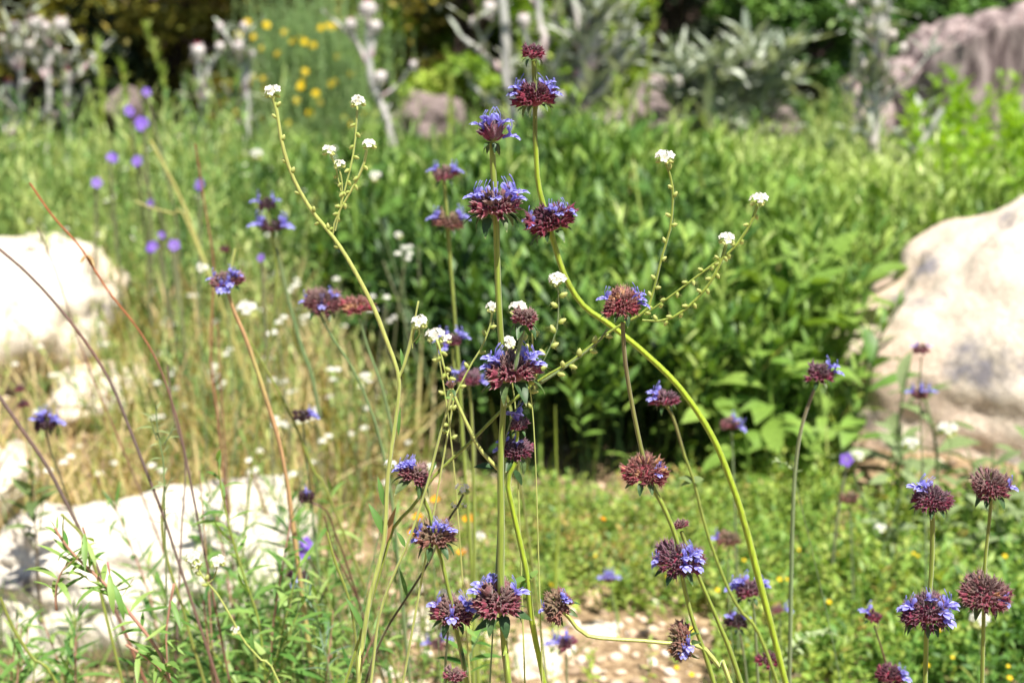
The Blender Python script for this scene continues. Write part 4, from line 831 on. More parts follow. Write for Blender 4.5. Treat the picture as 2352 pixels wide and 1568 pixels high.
popcorn('tall forked white-flowered stem left of centre, its long arm arching up left',F*1.02,
 [(627,222),(637,262),(648,330),(672,405),(712,478),(764,543),(805,605),(855,700),(885,775),(916,868),(909,960),(890,1100),(882,1240),(848,1380),(830,1500),(824,1568)],15,
 [(627,211,19),(822,233,17),(757,346,16,6),(780,377,13,5),(848,331,16,6),(963,739,18,8)],
 [([(916,868),(928,838),(944,780),(950,745)],11),([(764,543),(772,500),(805,440),(833,385),(842,345)],7),([(770,530),(786,460),(812,350),(821,245)],6),([(778,500),(786,430),(780,390)],4),([(783,440),(770,380),(758,355)],4),
  ([(945,790),(962,770),(962,750)],4),([(947,800),(952,740),(961,692)],4)],
 [(0,.02,.28,10,15),(2,.1,.9,8,14),(3,.15,.95,9,14),(4,.2,.9,3,12),(5,.3,.9,2,11)],
 [((928,850),(920,800),10),((884,1230),(848,1155),20),((885,1250),(905,1165),16,dict(mat='dry_grass',q=.8)),((838,1450),(795,1370),14),((955,790),(963,750),12),((915,1000),(918,935),8),((882,1160),(868,1095),14)],mat='stem_pale')
popcorn('long slanting stem crossing behind the central plant, splitting at right into three white-tipped arms',F*1.03,
 [(1528,372),(1545,430),(1540,520),(1520,590),(1500,670),(1485,712),(1440,738),(1395,765),(1310,830),(1240,872),(1160,935),(1080,1015),(1000,1090),(950,1160),(905,1210),(880,1290)],11,
 [(1527,361,20),(1742,458,19),(1670,548,18)],
 [([(1480,722),(1540,680),(1620,620),(1685,570),(1725,510),(1740,470)],7),([(1475,735),(1530,735),(1580,705),(1630,650),(1662,585),(1668,560)],8)],
 [(0,.02,.32,11,15),(1,.05,.97,14,14),(2,.1,.97,12,15)],mat='stem')
popcorn('thin bristly-budded arm rising behind the central head to a round white cluster at centre right',F*1.005,
 [(1282,660),(1283,700),(1278,760),(1262,800),(1238,850),(1228,880),(1190,930),(1160,1010),(1150,1120),(1140,1300)],6,
 [(1280,642,21,9)],[([(1395,755,.3),(1378,780),(1330,820),(1290,848),(1240,880)],8)],[(0,.03,.40,9,21),(1,.1,.9,7,20)],mat='stem_grey')
popcorn('white-tipped thin stem curving up from the bud head to just behind the central stem',F*1.02,
 [(1130,718),(1125,750),(1105,800),(1080,840),(1060,880),(1045,905),(1030,990),(1010,1100)],8,[(1130,705,14,6)],[([(1045,905),(1022,850),(1010,800),(1003,780)],6)],[(0,.05,.8,8,16),(1,.1,.9,6,17)],mat='stem_pale')
popcorn('white cluster beside a blue blossom, behind and left of the large central head',.70,[(1002,785),(1008,820),(1018,880),(1030,960),(1045,1100),(1060,1300)],6,[(1000,770,20),(1025,777,13,5)],(),[(0,.02,.5,7,16)])
popcorn('white clusters tucked between the central stem and the side head',F*1.03,[(1165,800),(1172,850),(1185,950),(1190,1100)],6,[(1166,788,20,7)],[([(1222,760),(1226,850),(1228,900)],5)],[(0,.05,.3,4,20),(1,.1,.8,5,20)])
popcorn('white cluster sitting behind the small maroon side head right of the central stem',F*1.0,[(1190,722),(1196,760),(1210,850),(1222,930),(1230,1060),(1236,1250)],5,[(1190,708,20,7)],(),[(0,.1,.5,4,18)])
popcorn('dark stalk slanting up from the bottom to a single round white flower',F*1.05,
 [(1064,1135,.1),(1052,1160,.2),(1035,1185,.3),(1005,1245,.4),(985,1290,.4),(935,1370,.4),(890,1440,.35),(858,1510,.3),(840,1568,.3)],10,[(1063,1121,16,5),(1045,1160,9,3),(1068,1160,8,3)],(),(),
 [((935,1370),(918,1305),10),((980,1300),(1000,1180),5,dict(mat='cling',curl=.1))],mat='stem_dark')
popcorn('pale lower left stem with white clusters at its top, one small flower halfway down',.72,
 [(452,1300),(470,1330),(498,1362),(530,1415),(560,1470),(600,1515),(642,1568)],8,[(443,1278,17,8),(450,1292,14,6),(500,1288,16,7),(541,1446,11,4)],[([(500,1298),(492,1325),(478,1340)],4)],[(0,.01,.2,4,16)],[((582,1500),(575,1450),10),((620,1540),(622,1500),8)],mat='stem_pale')
for a in [((1103,1232),13,1.1,'blurred white flower between the central stem and the paired heads'),((895,1065),12,.8,'small white flower touching the left side of the pale thick stem'),((990,1072),13,.85,'white flower right of the topmost left head'),
 ((590,355),14,2.0,'blurred white flower above the blue-headed chia at left of centre'),((862,405),14,1.7,'blurred white flower under the right arm of the tall forked stem'),((2175,985),22,1.35,'white flower pair against the shade under the boulder'),((2090,1018),18,1.35,'white flowers left of the pair under the boulder'),
 ((2250,1420),22,1.0,'large white petals behind the rightmost brown head'),((2022,1212),12,1.3,'single white flower over the low cover left of the right-hand stems'),((1970,1045),14,1.35,'white flower beside a violet one near the boulder'),
 ((1025,1362),14,.8,'white flower hidden behind the blossoms of the lowest left head'),((465,617),14,1.4,'blurred white flower left of the blue-fronted chia head'),((570,710),22,1.35,'loose white flower cluster right of the tan stem'),((840,865),14,1.3,'blurred white flower over dark foliage left of the fork'),
 ((915,540),9,1.7,'tiny white dot of a flower left of the central head'),((690,1248),9,1.2,'white fleck of a flower near the purple one'),((118,1440),8,1.2,'white fleck flower on the spotted rock'),((780,1500),9,1.0,'small white flower in the bottom tangle left of the thick pale stem')]:
    popcorn(a[3],a[2],[a[0],(a[0][0]+rs.randn()*6,a[0][1]+60),(a[0][0]+rs.randn()*14,a[0][1]+130)],4,[(a[0][0],a[0][1],a[1],6)],mat='stem_grey')
# tiny white flowers over the meadow, all alike
mbs=[]
for v in range(4):
    mb=MB(); r_=np.random.RandomState(v+300); tube(mb,spline([(0,0,0),(r_.randn()*.1,0,.5),(r_.randn()*.15,r_.randn()*.1,1)],5),.008,4,cap=False); S_=mb
    mbs.append((mb,[(r_.randn()*.05*s,r_.randn()*.04*s,1+.03*r_.randn()*s) for s in range(1+v%3)]))
WM=[]
for mb,cs in mbs:
    sm=mb.mesh('stem',M['stem_grey']); fm=MB()
    for c_ in cs:
        for i in range(4): D=dirv(i*1.6,.6); disc_flower(fm,np.array(c_)+D*.022,D+[0,-.3,.4],.026,5,wide=.66,seed=i,pw=.95)
    WM.append((sm,fm.mesh('flower_cluster',M['white'])))
r_=np.random.RandomState(99)
for k in range(170):
    if k<105: px_=r_.rand()*880; py_=330+r_.rand()*760; d_=np.interp(py_,[330,1100],[2.9,1.35])*(.9+.2*r_.rand())
    elif k<140: px_=60+r_.rand()*640; py_=470+r_.rand()*430; d_=np.interp(py_,[330,1100],[2.9,1.35])
    else: px_=620+r_.rand()*330; py_=560+r_.rand()*560; d_=1.5+.5*r_.rand()
    c=at(px_,py_,d_)
    if c[2]<.03: continue
    g=bpy.data.objects.new('tiny_white_flower',None); COL.objects.link(g); g.location=(c[0],c[1],0); g.rotation_euler=(0,0,r_.randn()*.6); g.scale=(.11,.11,c[2])
    tag(g,'tiny blurred white flower on a thread-thin stem in the left meadow','flower','tiny white flowers dotted over the left meadow')
    sm,fm=WM[k%4]; o=bpy.data.objects.new('stem',sm); COL.objects.link(o); o.parent=g
    o=bpy.data.objects.new('flower_cluster',fm); COL.objects.link(o); o.parent=g; o.scale=(1,1,.11/c[2]); o.location=(0,0,1-.11/c[2])
# tiny yellow flowers in the low cover
ym=MB(); 
for i in range(2): disc_flower(ym,(0,0,.0),(.2*i,-.5,1),.0045,6,seed=i*.5)
yme=ym.mesh('tiny_yellow_flower',M['yellow'])
for k in range(26):
    px_=1260+r_.rand()*1060; py_=1180+r_.rand()*380; g=ground_at(px_,py_,.05); o=bpy.data.objects.new('tiny_yellow_flower',yme); COL.objects.link(o); o.location=g; s=.32+.25*r_.rand(); o.scale=(s,s,s)
    tag(o,'tiny yellow flower in the low green cover at lower right','flower','tiny yellow flowers in the low green cover')
# orange-yellow poppies behind the left heads
for k,(px_,py_,hw_,l_) in enumerate([(960,1190,15,'leftmost orange-yellow flower glowing behind the topmost left head'),(1000,1150,14,'orange-yellow flower right above the paired left heads'),(1076,1195,17,'tall orange-yellow flower left of the central stem'),(1060,1270,13,'lower orange-yellow flower left of the central stem'),(1020,1235,12,'orange-yellow flower hidden behind the second left head'),(950,1225,14,'orange-yellow flower at the left of the second left head')]):
    c=at(px_,py_,1.15); g=np.array([c[0],c[1]+.01,0]); t=thing('orange_poppy',g,l_,'flower'); mb=MB(); tube(mb,spline([c,(c+g)/2+[.004,0,0],g],8),.0009,5); mb.obj('stem',M['stem'],t)
    mb=MB(); disc_flower(mb,c,(.2*rs.randn(),-.4,1),hw_*K*1.2,4,curl=-.6,wide=.7,pw=1.0); mb.obj('blossom',M['orange'],t,loc=c)

# --- dry arching stalks
def stalk(label,d0,pts,w,mat='stem_dry',cat='dry stalk',kind='dry_stalk',w1=None,tuft=None):
    P,b=rootpath(pts,d0); t=thing(kind,np.array([P[-1][0],P[-1][1],0]),label,cat); mb=MB(); stem_mesh(mb,P,(w1 or w*.5)*K*d0/2,w*K*d0/2,sides=8,ridge=.05,qs=[.3 if x is None else x for x in b]); mb.obj('stem',M[mat],t)
    if tuft:
        mb=MB(); c=W(tuft[0],tuft[1],d0); k=9; mb.add_many(leaf_tpl(34*K*d0,8*K*d0,3,.4,.2,.4,0,1),rotmats(rs.rand(k)*6.28,rs.randn(k)*.4-.7,0*rs.rand(k)),np.tile(c,(k,1)),rs.rand(k)*.3+.6); mb.obj('husk',M['dry_grass'],t,loc=c)
    return t
stalk('tall orange-brown dry stalk arching down from the upper left with a ragged husk on it',.85,[(68,420,1),(120,495,1),(180,562,1),(205,600,1),(250,670,1),(320,760,.8),(365,840,.3),(400,940,.1),(418,1010,0),(440,1120,0)],6.5,w1=4.5,tuft=(200,585))
stalk('grey-purple dry stalk sweeping from the left edge down across the white rocks',.82,[(-10,565,0),(60,625,0),(130,700,0),(200,790,.1),(255,880,0),(300,990,0),(335,1080,0),(370,1170,0),(400,1260,0)],8,w1=7)
stalk('faint thin dry stalk between the two larger arching ones',1.1,[(85,520,0),(125,615,.1),(160,720,.2),(210,860,.3),(240,930,.4)],6)
stalk('pale thick dry stalk leaning in from the left edge near the dark blossom head',.84,[(-5,905,.2),(50,985,.2),(105,1065,.1),(150,1150,0),(190,1230,0),(235,1330,.1)],9,w1=9)
stalk('straight tan dry stalk standing behind the blue-fronted head',1.2,[(448,330,.8),(470,470,.6),(490,600,.7),(488,700,.7),(484,830,.6),(500,960,.6),(512,1080,.5)],7)
stalk('thin tan dry stalk right of the straight one',1.15,[(500,740,.5),(505,850,.5),(515,1010,.4)],6)
stalk('yellowish thick bare stalk leaning at upper left behind the violet cups',1.6,[(345,322),(372,372),(400,425),(425,480),(438,515)],8,mat='stem_pale',w1=7)
stalk('yellowish stalk lying nearly flat right of the small violet flower at left',1.5,[(310,462),(350,478),(400,492),(430,512)],8,mat='stem_pale')
stalk('dark near-black dry stalk upright in the left tangle',.9,[(385,840,0),(398,950,0),(425,1060,0),(418,1200,0),(412,1330,0)],7)
stalk('reddish forked dry stalk in the lower left tangle near the purple flower',.84,[(745,1185,1),(765,1260,1),(800,1330,.9),(830,1400,.8),(842,1490,.8)],6,mat='stem_dark')
stalk('pink-brown slender stalk passing before the white rock',.88,[(458,1080,.6),(466,1180,.6),(475,1290,.6),(482,1400,.6)],6,mat='stem_pink')
stalk('dried brown bark chip stalk leaning low over the green cover',1.5,[(1350,1275,.2),(1375,1290,.2),(1392,1298,.2)],20,w1=16,mat='stem_dry')
for i,(a,l) in enumerate([([(140,1180),(190,1230),(215,1290),(235,1380),(250,1440)],'smooth green stem curving over the spotted rock'),([(380,1100),(372,1200),(385,1290),(415,1380),(440,1470),(470,1568)],'olive stem swaying through the middle of the left tangle'),
  ([(0,1370),(30,1440),(75,1510),(130,1568)],'yellow-green stem curving out of the bottom left corner'),([(1275,930),(1278,1060),(1284,1180),(1280,1260)],'blurred upright green stalk in front of the shaded gap'),
  ([(750,1220),(770,1290),(800,1370),(815,1450),(822,1568)],'yellow-green stalk rising left of the thick pale stem'),([(1090,1000),(1088,1150),(1086,1300),(1088,1400)],'blurred olive stalk just left of the central stem'),([(1140,860),(1170,930),(1180,1000)],'faint grey stalk behind the large central head'),
  ([(560,760),(640,900),(688,1000),(720,1080),(760,1150)],'thin green stem slanting right behind the tan stem')]):
    stalk(l,[.8,.85,.78,1.25,.72,1.1,.9,.95][i],a,[8,9,10,11,9,9,8,7][i],mat='stem' if i not in (3,) else 'stem_lime',kind='green_stalk',cat='stem',w1=[7,7,8,2,6,5,5,6][i])

# --- narrow-leaved sprigs
def sprig(label,d0,pts,w,leaflen,n,mat='stem_pink',lmat='cling',q=.4,group=None,lw=.16,tip=True,branches=(),brown=.7,up=.6,kind='leafy_sprig'):
    P,b=rootpath(pts,d0); t=thing(kind,np.array([P[-1][0],P[-1][1],0]),label,'plant',group); r=rs
    mb=MB(); stem_mesh(mb,P,w*.45*K*d0/2,w*K*d0/2,sides=8,ridge=.05,qs=[brown if x is None else x for x in b]); mb.obj('stem',M[mat],t)
    lv=MB()
    def leaves(S,n,ll):
        for i in range(n):
            u=(i/n)**1.0*.93; p=S[int(u*(len(S)-1))]; tg=S[max(0,int(u*(len(S)-1))-1)]-S[min(len(S)-1,int(u*(len(S)-1))+1)]; tg/=np.linalg.norm(tg)+1e-9
            a=i*2.4+r.randn()*.4; s_=dirv(a,.1); y=s_*(1-.3*(u<.1))+tg*up*(1.6 if u<.12 else 1)+r.randn(3)*.15; L=ll*K*d0*(.55+.6*r.rand())*(.8+.4*min(1,u*3))
            lv.add_many(leaf_tpl(L,L*lw,5,r.randn()*.7+.5,.3,.45,0,2),fit(y,np.array([0,-.2,1.0]))[None],p[None],[np.clip(q+r.randn()*.2,0,1)])
    leaves(spline([W(p[0],p[1],d0) for p in pts],50),n,leaflen)
    for bp,bw,bn in branches:
        S=[W(p[0],p[1],d0) for p in bp]; mb=MB(); stem_mesh(mb,S,bw*.5*K*d0/2,bw*K*d0/2,sides=6,ridge=0,qs=[brown]*len(S)); mb.obj('branch',M[mat],t); leaves(spline(S,30),bn,leaflen)
    lv.obj('foliage',M[lmat],t); return t
sprig('pink-stemmed leafy sprig whose drooping side branch hangs before the white rock',.72,
 [(126,1212),(150,1250),(180,1283),(235,1335),(262,1362),(300,1410),(340,1460),(375,1515),(392,1568)],13,82,30,lw=.15,q=.68,
 branches=[([(205,1268),(198,1235),(190,1210)],5,6),([(178,1283),(150,1300),(132,1335),(128,1375),(130,1400)],7,13),([(265,1362),(255,1330),(247,1290)],5,7),([(384,1520),(382,1450),(392,1380),(400,1340)],7,9),([(390,1568),(365,1535),(330,1505),(290,1480)],7,12)])
sprig('grey-green feathery sprig standing against the dry grass left of the tan stem',.8,[(358,930),(362,990),(375,1060),(378,1150),(380,1250)],7,36,16,mat='stem_grey',lmat='grey_leaf',q=.7,branches=[([(345,960),(360,1010)],4,4),([(400,980),(378,1020)],4,4),([(395,1095),(378,1130)],4,3)],brown=.1)
sprig('tall green narrow-leaved sprig at the centre of the left tangle',.82,[(500,1060),(508,1120),(520,1180),(540,1260),(566,1340),(595,1430),(610,1568)],9,86,20,mat='stem',q=.6,brown=.1)
sprig('bushy grey-green sprig in the bottom left tangle below the purple flower',.8,[(700,1345),(725,1410),(745,1480),(760,1568)],6,60,24,mat='stem_grey',lmat='spent',q=.5,brown=.1,lw=.08)
sprig('dark-leaved plant at the left edge above the spotted rock',1.2,[(70,1070),(75,1130),(80,1200),(84,1260)],7,70,16,mat='stem_dark',lmat='grey_leaf',q=.25,lw=.3)
sprig('leafy green shoot at bottom centre between the two thick stems and the paired heads',.75,[(1110,1440),(1085,1490),(1075,1540),(1072,1568)],6,70,9,mat='stem_grey',q=.3,brown=.1,lw=.22)
sprig('fern-like grey-green frond curving over the dark soil at lower right',.95,[(1915,1455),(1880,1452),(1840,1470),(1812,1505),(1800,1540)],5,26,30,mat='stem_grey',lmat='grey_leaf',q=.75,lw=.35,brown=.1,kind='feathery_frond')
sprig('curled grey-green leafy tip crossing the bent grey stem above the low cover',.9,[(1780,1058),(1800,1062),(1820,1075),(1826,1100)],4,20,9,mat='stem_grey',lmat='grey_leaf',q=.75,lw=.35,brown=.1,kind='feathery_frond')
r_=np.random.RandomState(5)
for k in range(62):
    px_=-20+r_.rand()*830; top=(1130+r_.rand()*330) if px_>330 else 1400+r_.rand()*140; d_=.78+.55*r_.rand(); lean=r_.randn()*60
    pink=r_.rand()<.45
    sprig('thin narrow-leaved sprig in the dense green tangle at lower left',d_,[(px_+lean,top),(px_+lean*.6,top+110),(px_+lean*.2,top+230),(px_,top+360)],6+3*r_.rand(),82,20,mat='stem_pink' if pink else 'stem',q=.25+.5*r_.rand(),group='narrow-leaved sprigs in the tangle at lower left',lw=.11+.07*r_.rand(),brown=.8 if pink else .2)
for k in range(16):
    px_=620+r_.rand()*380; top=1120+r_.rand()*380; d_=.95+.35*r_.rand(); lean=r_.randn()*50
    sprig('thin blurred sprig behind the thick pale stems at bottom centre left',d_,[(px_+lean,top),(px_+lean*.5,top+120),(px_,top+260)],4+2*r_.rand(),50,14,mat='stem',q=.3+.5*r_.rand(),group='blurred sprigs behind the pale stems at bottom centre left',lw=.14,brown=.1)

# --- silver thistles
def thistle_head(t,c,rad,pink=.5,d0=4,axis=(0,-.2,1)):
    mb=MB(); ax=np.asarray(axis,float); ax/=np.linalg.norm(ax); n=60
    D=rs.randn(n,3); D/=np.linalg.norm(D,axis=1)[:,None]; D=D[(D@ax)<.7]; n=len(D)
    V=[]; 
    for i in range(7):
        ph=math.pi*(i+.02)/6.04
        for j in range(10): V.append((rad*.8*math.sin(ph)*math.cos(j*.6283),rad*.8*math.sin(ph)*math.sin(j*.6283),rad*.85*math.cos(ph)))
    mb.add(np.array(V)+c,[[i*10+j,(i+1)*10+j,(i+1)*10+(j+1)%10,i*10+(j+1)%10] for i in range(6) for j in range(10)],np.full(70,.6),.5)
    mb.add_many(leaf_tpl(rad*.75,rad*.16,2,.2,.2,.3,0,1),np.array([fit(y+ax*.3,np.array([.1,.2,1.])) for y in D]),c+D*rad*.72,np.full(n,.5))
    h=mb.obj('flower_head',M['wool'],t,loc=c)
    if pink>0:
        mb=MB(); k=40; Dd=ax+rs.randn(k,3)*.32; mb.add_many(leaf_tpl(rad*(.35+.9*pink),rad*.12,2,.1,.1,.6,0,1),np.array([fit(y,np.array([.1,.9,.3])) for y in Dd]),np.tile(c+ax*rad*.5,(k,1)),rs.rand(k)); mb.obj('floret_tuft',M['pink'],h,loc=c+ax*rad*.5)
def thistle(label,d0,stem,w,heads,branches=(),nl=14,ll=60,twigs=3,lmat='silver'):
    nl=int(nl*1.9); w=w*1.15; branches=[(p,q_*1.25) for p,q_ in branches]
    P,b=rootpath(stem,d0,.1); t=thing('silver_thistle',np.array([P[-1][0],P[-1][1],0]),label,'thistle'); k=K*d0/2; 
    mb=MB(); S0=stem_mesh(mb,P,w*.6*k,w*k,sides=9,ridge=.18,n=40); mb.obj('stem',M['wool'],t)
    lv=MB(); lp=[S0]
    for pts,bw in branches:
        mb=MB(); S=stem_mesh(mb,[W(p[0],p[1],d0) for p in pts],bw*.55*k,bw*k,sides=8,ridge=.18,n=24); mb.obj('branch',M['wool'],t); lp.append(S)
    for i in range(twigs):
        nb=len(branches); p=S0[rs.randint(6,34)] if len(lp)<2 or rs.rand()<.5 else lp[rs.randint(1,len(lp))][rs.randint(3,11)]
        a=rs.rand()*6.28; e=p+(dirv(a,.75))*(60+70*rs.rand())*K*d0; mb=MB(); S=stem_mesh(mb,[e,(p+e)/2+rs.randn(3)*6*K*d0-[0,0,5*K*d0],p],4*k,8*k,sides=6,ridge=.18,n=12); mb.obj('branch',M['wool'],t); lp.append(S)
        if rs.rand()<.5: thistle_head(t,S[0],11*K*d0,.1,d0)
    for S in lp:
        for i in range(nl if S is S0 else max(3,nl//3)):
            p=S[rs.randint(len(S)-1)]; a=rs.rand()*6.28; L=ll*K*d0*(.6+.7*rs.rand()); y=dirv(a,.6+.3*rs.randn())
            lv.add_many(leaf_tpl(L,L*.17,7,.15+rs.randn()*.25,.4,.35,.12,2),fit(y,np.array([0,0,1.]))[None],p[None],[rs.rand()])
    lv.obj('foliage',M[lmat],t)
    for h in heads:
        c=W(h[0],h[1],d0); thistle_head(t,c,h[2]*K*d0,h[3] if len(h)>3 else .3,d0)
    return t
thistle('slender silver thistle with one pink-topped head at the top edge left of centre',3.4,[(845,40),(845,110),(850,170),(862,215),(885,265),(900,330)],16,[(845,22,24,.7),(806,58,17,.25),(862,62,18,0),(874,178,18,.1)],[([(808,72),(826,110),(846,150)],9),([(862,78),(852,130)],9),([(874,190),(870,225),(885,262)],8)],nl=5,ll=40)
thistle('thick pale thistle stem left of the topmost dark head, with leafless side arms',3.6,[(1146,-60),(1152,0),(1160,80),(1160,160),(1175,240),(1200,340)],24,[(1125,20,20,.1)],[([(1060,85),(1110,125),(1160,170)],12),([(1075,190),(1130,235),(1180,290)],12)],nl=10,ll=80)
thistle('silver thistle stalk whose round pale head stands just above the topmost dark flower head',3.5,[(1204,60),(1210,110),(1214,170),(1230,260),(1250,350)],13,[(1203,48,18,.15)],[([(1235,-20),(1240,60),(1250,90),(1240,140)],16)],nl=6,ll=50)
thistle('large branching silver thistle right of the topmost dark heads',3.6,[(1345,-80),(1350,0),(1350,60),(1335,130),(1340,160),(1318,240),(1330,330),(1335,400)],26,[],[([(1388,0),(1370,70),(1350,150),(1320,170)],18),([(1310,-30),(1325,40),(1335,120)],13),([(1470,60),(1410,110),(1340,170)],12),([(1420,150),(1390,200),(1330,260)],12),([(1280,180),(1262,230),(1248,330)],14),([(1450,240),(1400,300),(1350,350)],12)],nl=16,ll=100,twigs=12)
thistle('bushy rounded silver thistle with many spiny arms right of the fallen log',4.0,[(1630,180),(1640,240),(1648,330),(1650,420)],20,[(1638,140,19,.15),(1712,155,17,.15),(1560,170,16,.12),(1620,190,16,.15),(1690,205,15,.1),(1655,240,14,.05),(1590,235,14,.05)],
 [([(1712,165),(1690,230),(1650,300)],11),([(1560,185),(1600,250),(1645,310)],11),([(1770,160),(1720,210),(1655,300)],10),([(1780,230),(1720,270),(1655,330)],9),([(1540,230),(1590,280),(1645,340)],9),([(1740,330),(1690,340),(1650,370)],8),([(1690,205),(1670,260),(1650,320)],9),([(1600,200),(1625,270)],9)],nl=40,ll=95,lmat='silver_dark',twigs=26)
thistle('tall silver thistle with white stem in front of the stump and a leaning lower arm',3.2,[(2005,-80),(2010,0),(2020,60),(2010,150),(2012,240),(2005,330),(2000,430)],24,[(1970,100,11,0),(1982,148,11,0),(2050,80,13,0),(2075,110,13,0),(1955,5,12,0)],
 [([(2040,-20),(2035,60),(2028,110),(2012,170)],16),([(2060,190),(2035,230),(2012,262)],13),([(2165,250),(2120,320),(2080,380),(2060,425)],20),([(1970,170),(1995,220),(2012,250)],10),([(1955,-10),(1990,50),(2015,100)],10)],nl=12,ll=80,lmat='silver',twigs=12)
for k,(px_,py_,w_,hd,l) in enumerate([(40,60,12,[(32,62,12,.2),(72,55,13,.2),(8,90,12,.5)],'leftmost pink-headed silver thistle clump in the top left corner'),(105,80,14,[(140,58,18,.2),(105,62,12,.2),(70,105,12,.3)],'pink-headed silver thistle with the largest head at upper left'),(150,150,11,[(148,130,11,.6),(158,175,12,1.0)],'thistle with two small red heads right of the other pink-headed ones'),
   (20,220,11,[(20,200,12,1.0),(60,190,9,.5)],'low thistle with deep pink heads at the left edge'),(455,130,13,[(455,118,17,.4),(505,108,12,.2)],'pale pink-headed thistle at upper left, just left of the yellow flowers'),(560,115,13,[(550,108,14,.2),(575,125,12,.2)],'pale thistle heads touching the yellow flower bush')]):
    x=px_; hd=[(h[0],h[1],h[2]*1.1,h[3]*.9) for h in hd]; thistle(l,3.7,[(x,py_+10),(x+4,py_+70),(x+8,py_+140),(x+6,py_+220)],w_,hd,[([(h[0],h[1]+8),((h[0]+x)/2,h[1]+50),(x+4,py_+100)],10) for h in hd],nl=12,ll=46,lmat='silver_dark',twigs=5)
# --- yellow-flowered bush
b=at(715,330,4.4); t=thing('yellow_flower_bush',np.array([b[0],b[1],0]),'airy grey-green bush covered in round yellow flowers at upper left of centre','bush')
mb=MB(); r2=np.random.RandomState(4)
for k in range(900):
    px_=715+r2.randn()*85; py_=40+r2.rand()*330; c=at(px_+ (py_-200)*-.1,py_,4.4+r2.randn()*.14); 
    if c[2]<.02: continue
    mb.add_many(SH_feather[k%4],rotmats([r2.rand()*6.28],[r2.randn()*.2],[0],.12+.07*r2.rand()),c[None]-[0,0,.06],[.5+r2.randn()*.2])
mb.Q=[np.clip(x,0,1) for x in mb.Q]; mb.obj('foliage',M['shrub_teal'],t)
mb=MB()
for k in range(12):
    a=at(640+k*16,80+r2.rand()*120,4.4); tube(mb,spline([a,(a+b)/2+r2.randn(3)*.02,[b[0]+r2.randn()*.05,b[1],0]],10),.004,5)
mb.obj('stem',M['stem_grey'],t)
YF=[(568,52),(612,58),(652,75),(672,95),(690,88),(736,65),(755,60),(775,62),(812,60),(700,97),(720,105),(640,125),(602,112),(583,85),(735,130),(775,130),(806,172),(760,192),(768,188),(735,235),(725,215),(690,200),(680,232),(712,260),(730,268),(790,272),(802,285),(605,182),(582,180),(608,205),(570,195),(560,150),(548,80),(660,285),(600,275),(840,262),(650,180),(700,165),(765,62),(694,190)]
for (px_,py_) in YF:
    c=at(px_,py_,4.25+.1*r2.randn()); mb=MB(); disc_flower(mb,c,(r2.randn()*.3,-1,.5+.3*r2.rand()),.0125,9,wide=.7,pw=.5,q=r2.rand(),seed=r2.rand()); disc_flower(mb,c+[0,-.004,.002],(0,-1,.6),.007,7,curl=1.2,q=.0,pw=.8); mb.obj('blossom',M['yellow'],t,loc=c)
# small yellow/orange specks in the meadow below it
# --- upright grass plumes in the back left and centre
for k,(x0,y0,x1,y1,w_,l) in enumerate([(222,90,238,300,13,'tall pale green grass spike leftmost in the back meadow'),(278,150,292,300,11,'shorter pale green grass spike right of the leftmost tall one'),(335,68,380,220,13,'tall leaning green grass spike at upper left'),(212,250,240,360,11,'green grass spike bent left in the back meadow'),(1027,125,1034,290,14,'single bright green grass spike left of the top centre head'),(1412,185,1436,230,12,'bright green lone leaf spike above the fallen log'),(1505,20,1490,120,11,'green spike against the dark tree trunk')]):
    c=at(x0,y0,3.4); g=at(x1,y1,3.4); g2=np.array([g[0],g[1],0]); t=thing('grass_spike',g2,l,'grass'); mb=MB(); P=spline([c,(c*.5+g*.5)+[.005,0,0],g,g2],30); tube(mb,P,np.concatenate([np.linspace(.2,1,6),np.ones(10),np.linspace(1,.35,6),np.full(8,.35)])*w_*K*3.4/2*.6,6); mb.obj('stem',M['stem_lime'],t)
    mb=MB(); n=60; u=rs.rand(n)*.55; pp=P[(u*29).astype(int)]; mb.add_many(leaf_tpl(.028,.007,2,.2,.2,.4,0,1),rotmats(rs.rand(n)*6.28,.9+rs.rand(n)*.5,rs.randn(n)),pp,.5+.4*rs.rand(n)); mb.obj('seed_head',M['green_grass'],t)
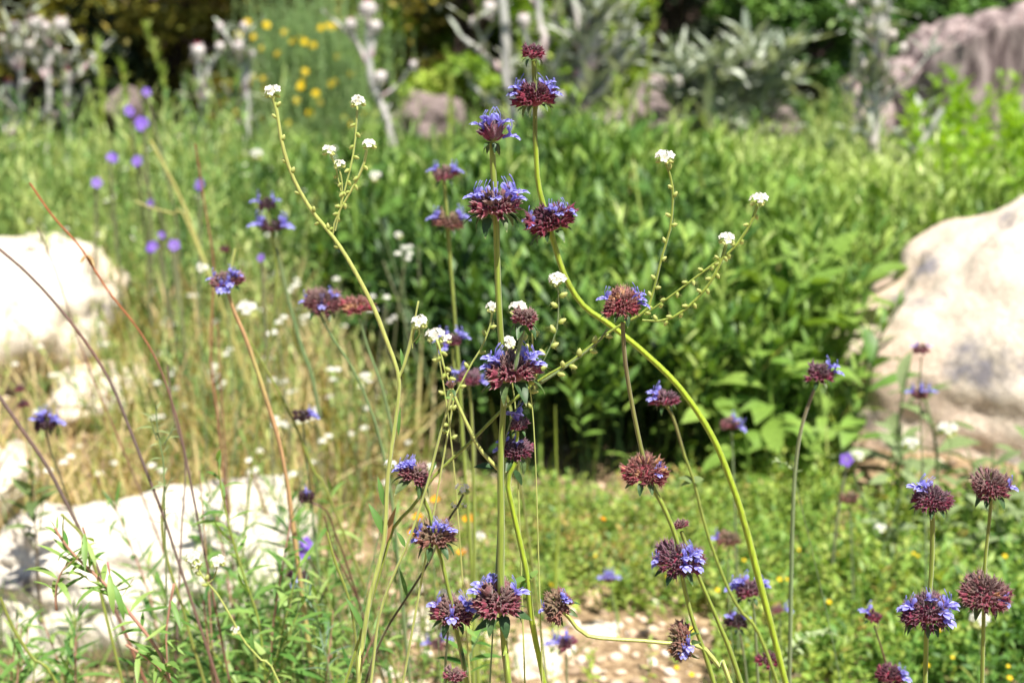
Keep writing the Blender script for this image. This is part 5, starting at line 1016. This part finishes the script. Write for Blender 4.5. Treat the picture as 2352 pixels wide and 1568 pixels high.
# --- bee
c=W(1383,1190,1.2); t=thing('bee',c,'tiny orange-brown bee hovering in front of the dark gap under the leaves','insect')
me=MB(); tube(me,spline([c+[-.0022,0,.0012],c,c+[.0034,0,-.0015]],9),np.array([.0004,.0009,.0012,.001,.0012,.0015,.0014,.001,.0003]),9); me.obj('body',M['orange'],t)
for s in (-1,1):
    mb=MB(); mb.add_many(leaf_tpl(.0042,.0016,4,.2,.1,.6,0,2),fit(np.array([-.7,s*.5,.6]),np.array([0,0,1.]))[None],(c+[-.0002,0,.001])[None],[.5]); mb.obj('wing',M['silver_dark'],t)
mb=MB()
for s in (-1,1):
    for k in range(3): p=c+[-.0008+k*.0009,0,-.0008]; tube(mb,spline([p,p+[0,s*.001,-.0012],p+[.0004*k,s*.0014,-.0026]],4),.00012,4)
mb.obj('legs',M['bark'],t)
# ================================================================== CAMERA, LIGHT
cam=bpy.data.cameras.new('camera'); co=bpy.data.objects.new('camera',cam); COL.objects.link(co)
co.location=(0,0,CAMH); co.rotation_euler=(R(90-PITCH),0,0)
cam.lens=LENS; cam.sensor_width=36; cam.clip_start=.02; cam.clip_end=300
cam.dof.use_dof=True; cam.dof.focus_distance=.63; cam.dof.aperture_fstop=10.5; cam.dof.aperture_blades=7
scene.camera=co
EL,AZ=66,35            # sun height; AZ turns from behind the camera towards the right
sd=Vector((math.sin(R(AZ))*math.cos(R(EL)),-math.cos(R(AZ))*math.cos(R(EL)),math.sin(R(EL))))
sun=bpy.data.lights.new('sun','SUN'); sun.energy=5.0; sun.angle=R(.53); sun.color=(1,.945,.845)
so=bpy.data.objects.new('sun',sun); COL.objects.link(so); so.rotation_euler=sd.to_track_quat('Z','Y').to_euler(); so.location=sd*20
w=bpy.data.worlds.new('World'); scene.world=w; w.use_nodes=True; nt=w.node_tree; nt.nodes.clear()
sky=nt.nodes.new('ShaderNodeTexSky'); sky.sky_type='NISHITA'; sky.sun_disc=False; sky.sun_elevation=R(EL); sky.sun_rotation=math.atan2(sd.x,sd.y)
bg=nt.nodes.new('ShaderNodeBackground'); bg.inputs['Strength'].default_value=.058; ow=nt.nodes.new('ShaderNodeOutputWorld')
nt.links.new(sky.outputs[0],bg.inputs[0]); nt.links.new(bg.outputs[0],ow.inputs[0])
vs=scene.view_settings; vs.view_transform='Standard'; vs.look='None'; vs.exposure=.88; vs.gamma=1; vs.use_curve_mapping=False
scene.cycles.use_denoising=True; scene.cycles.max_bounces=8; scene.cycles.transparent_max_bounces=8
scene.cycles.sample_clamp_indirect=8
for o in scene.objects:
    if '_o' in o: del o['_o']
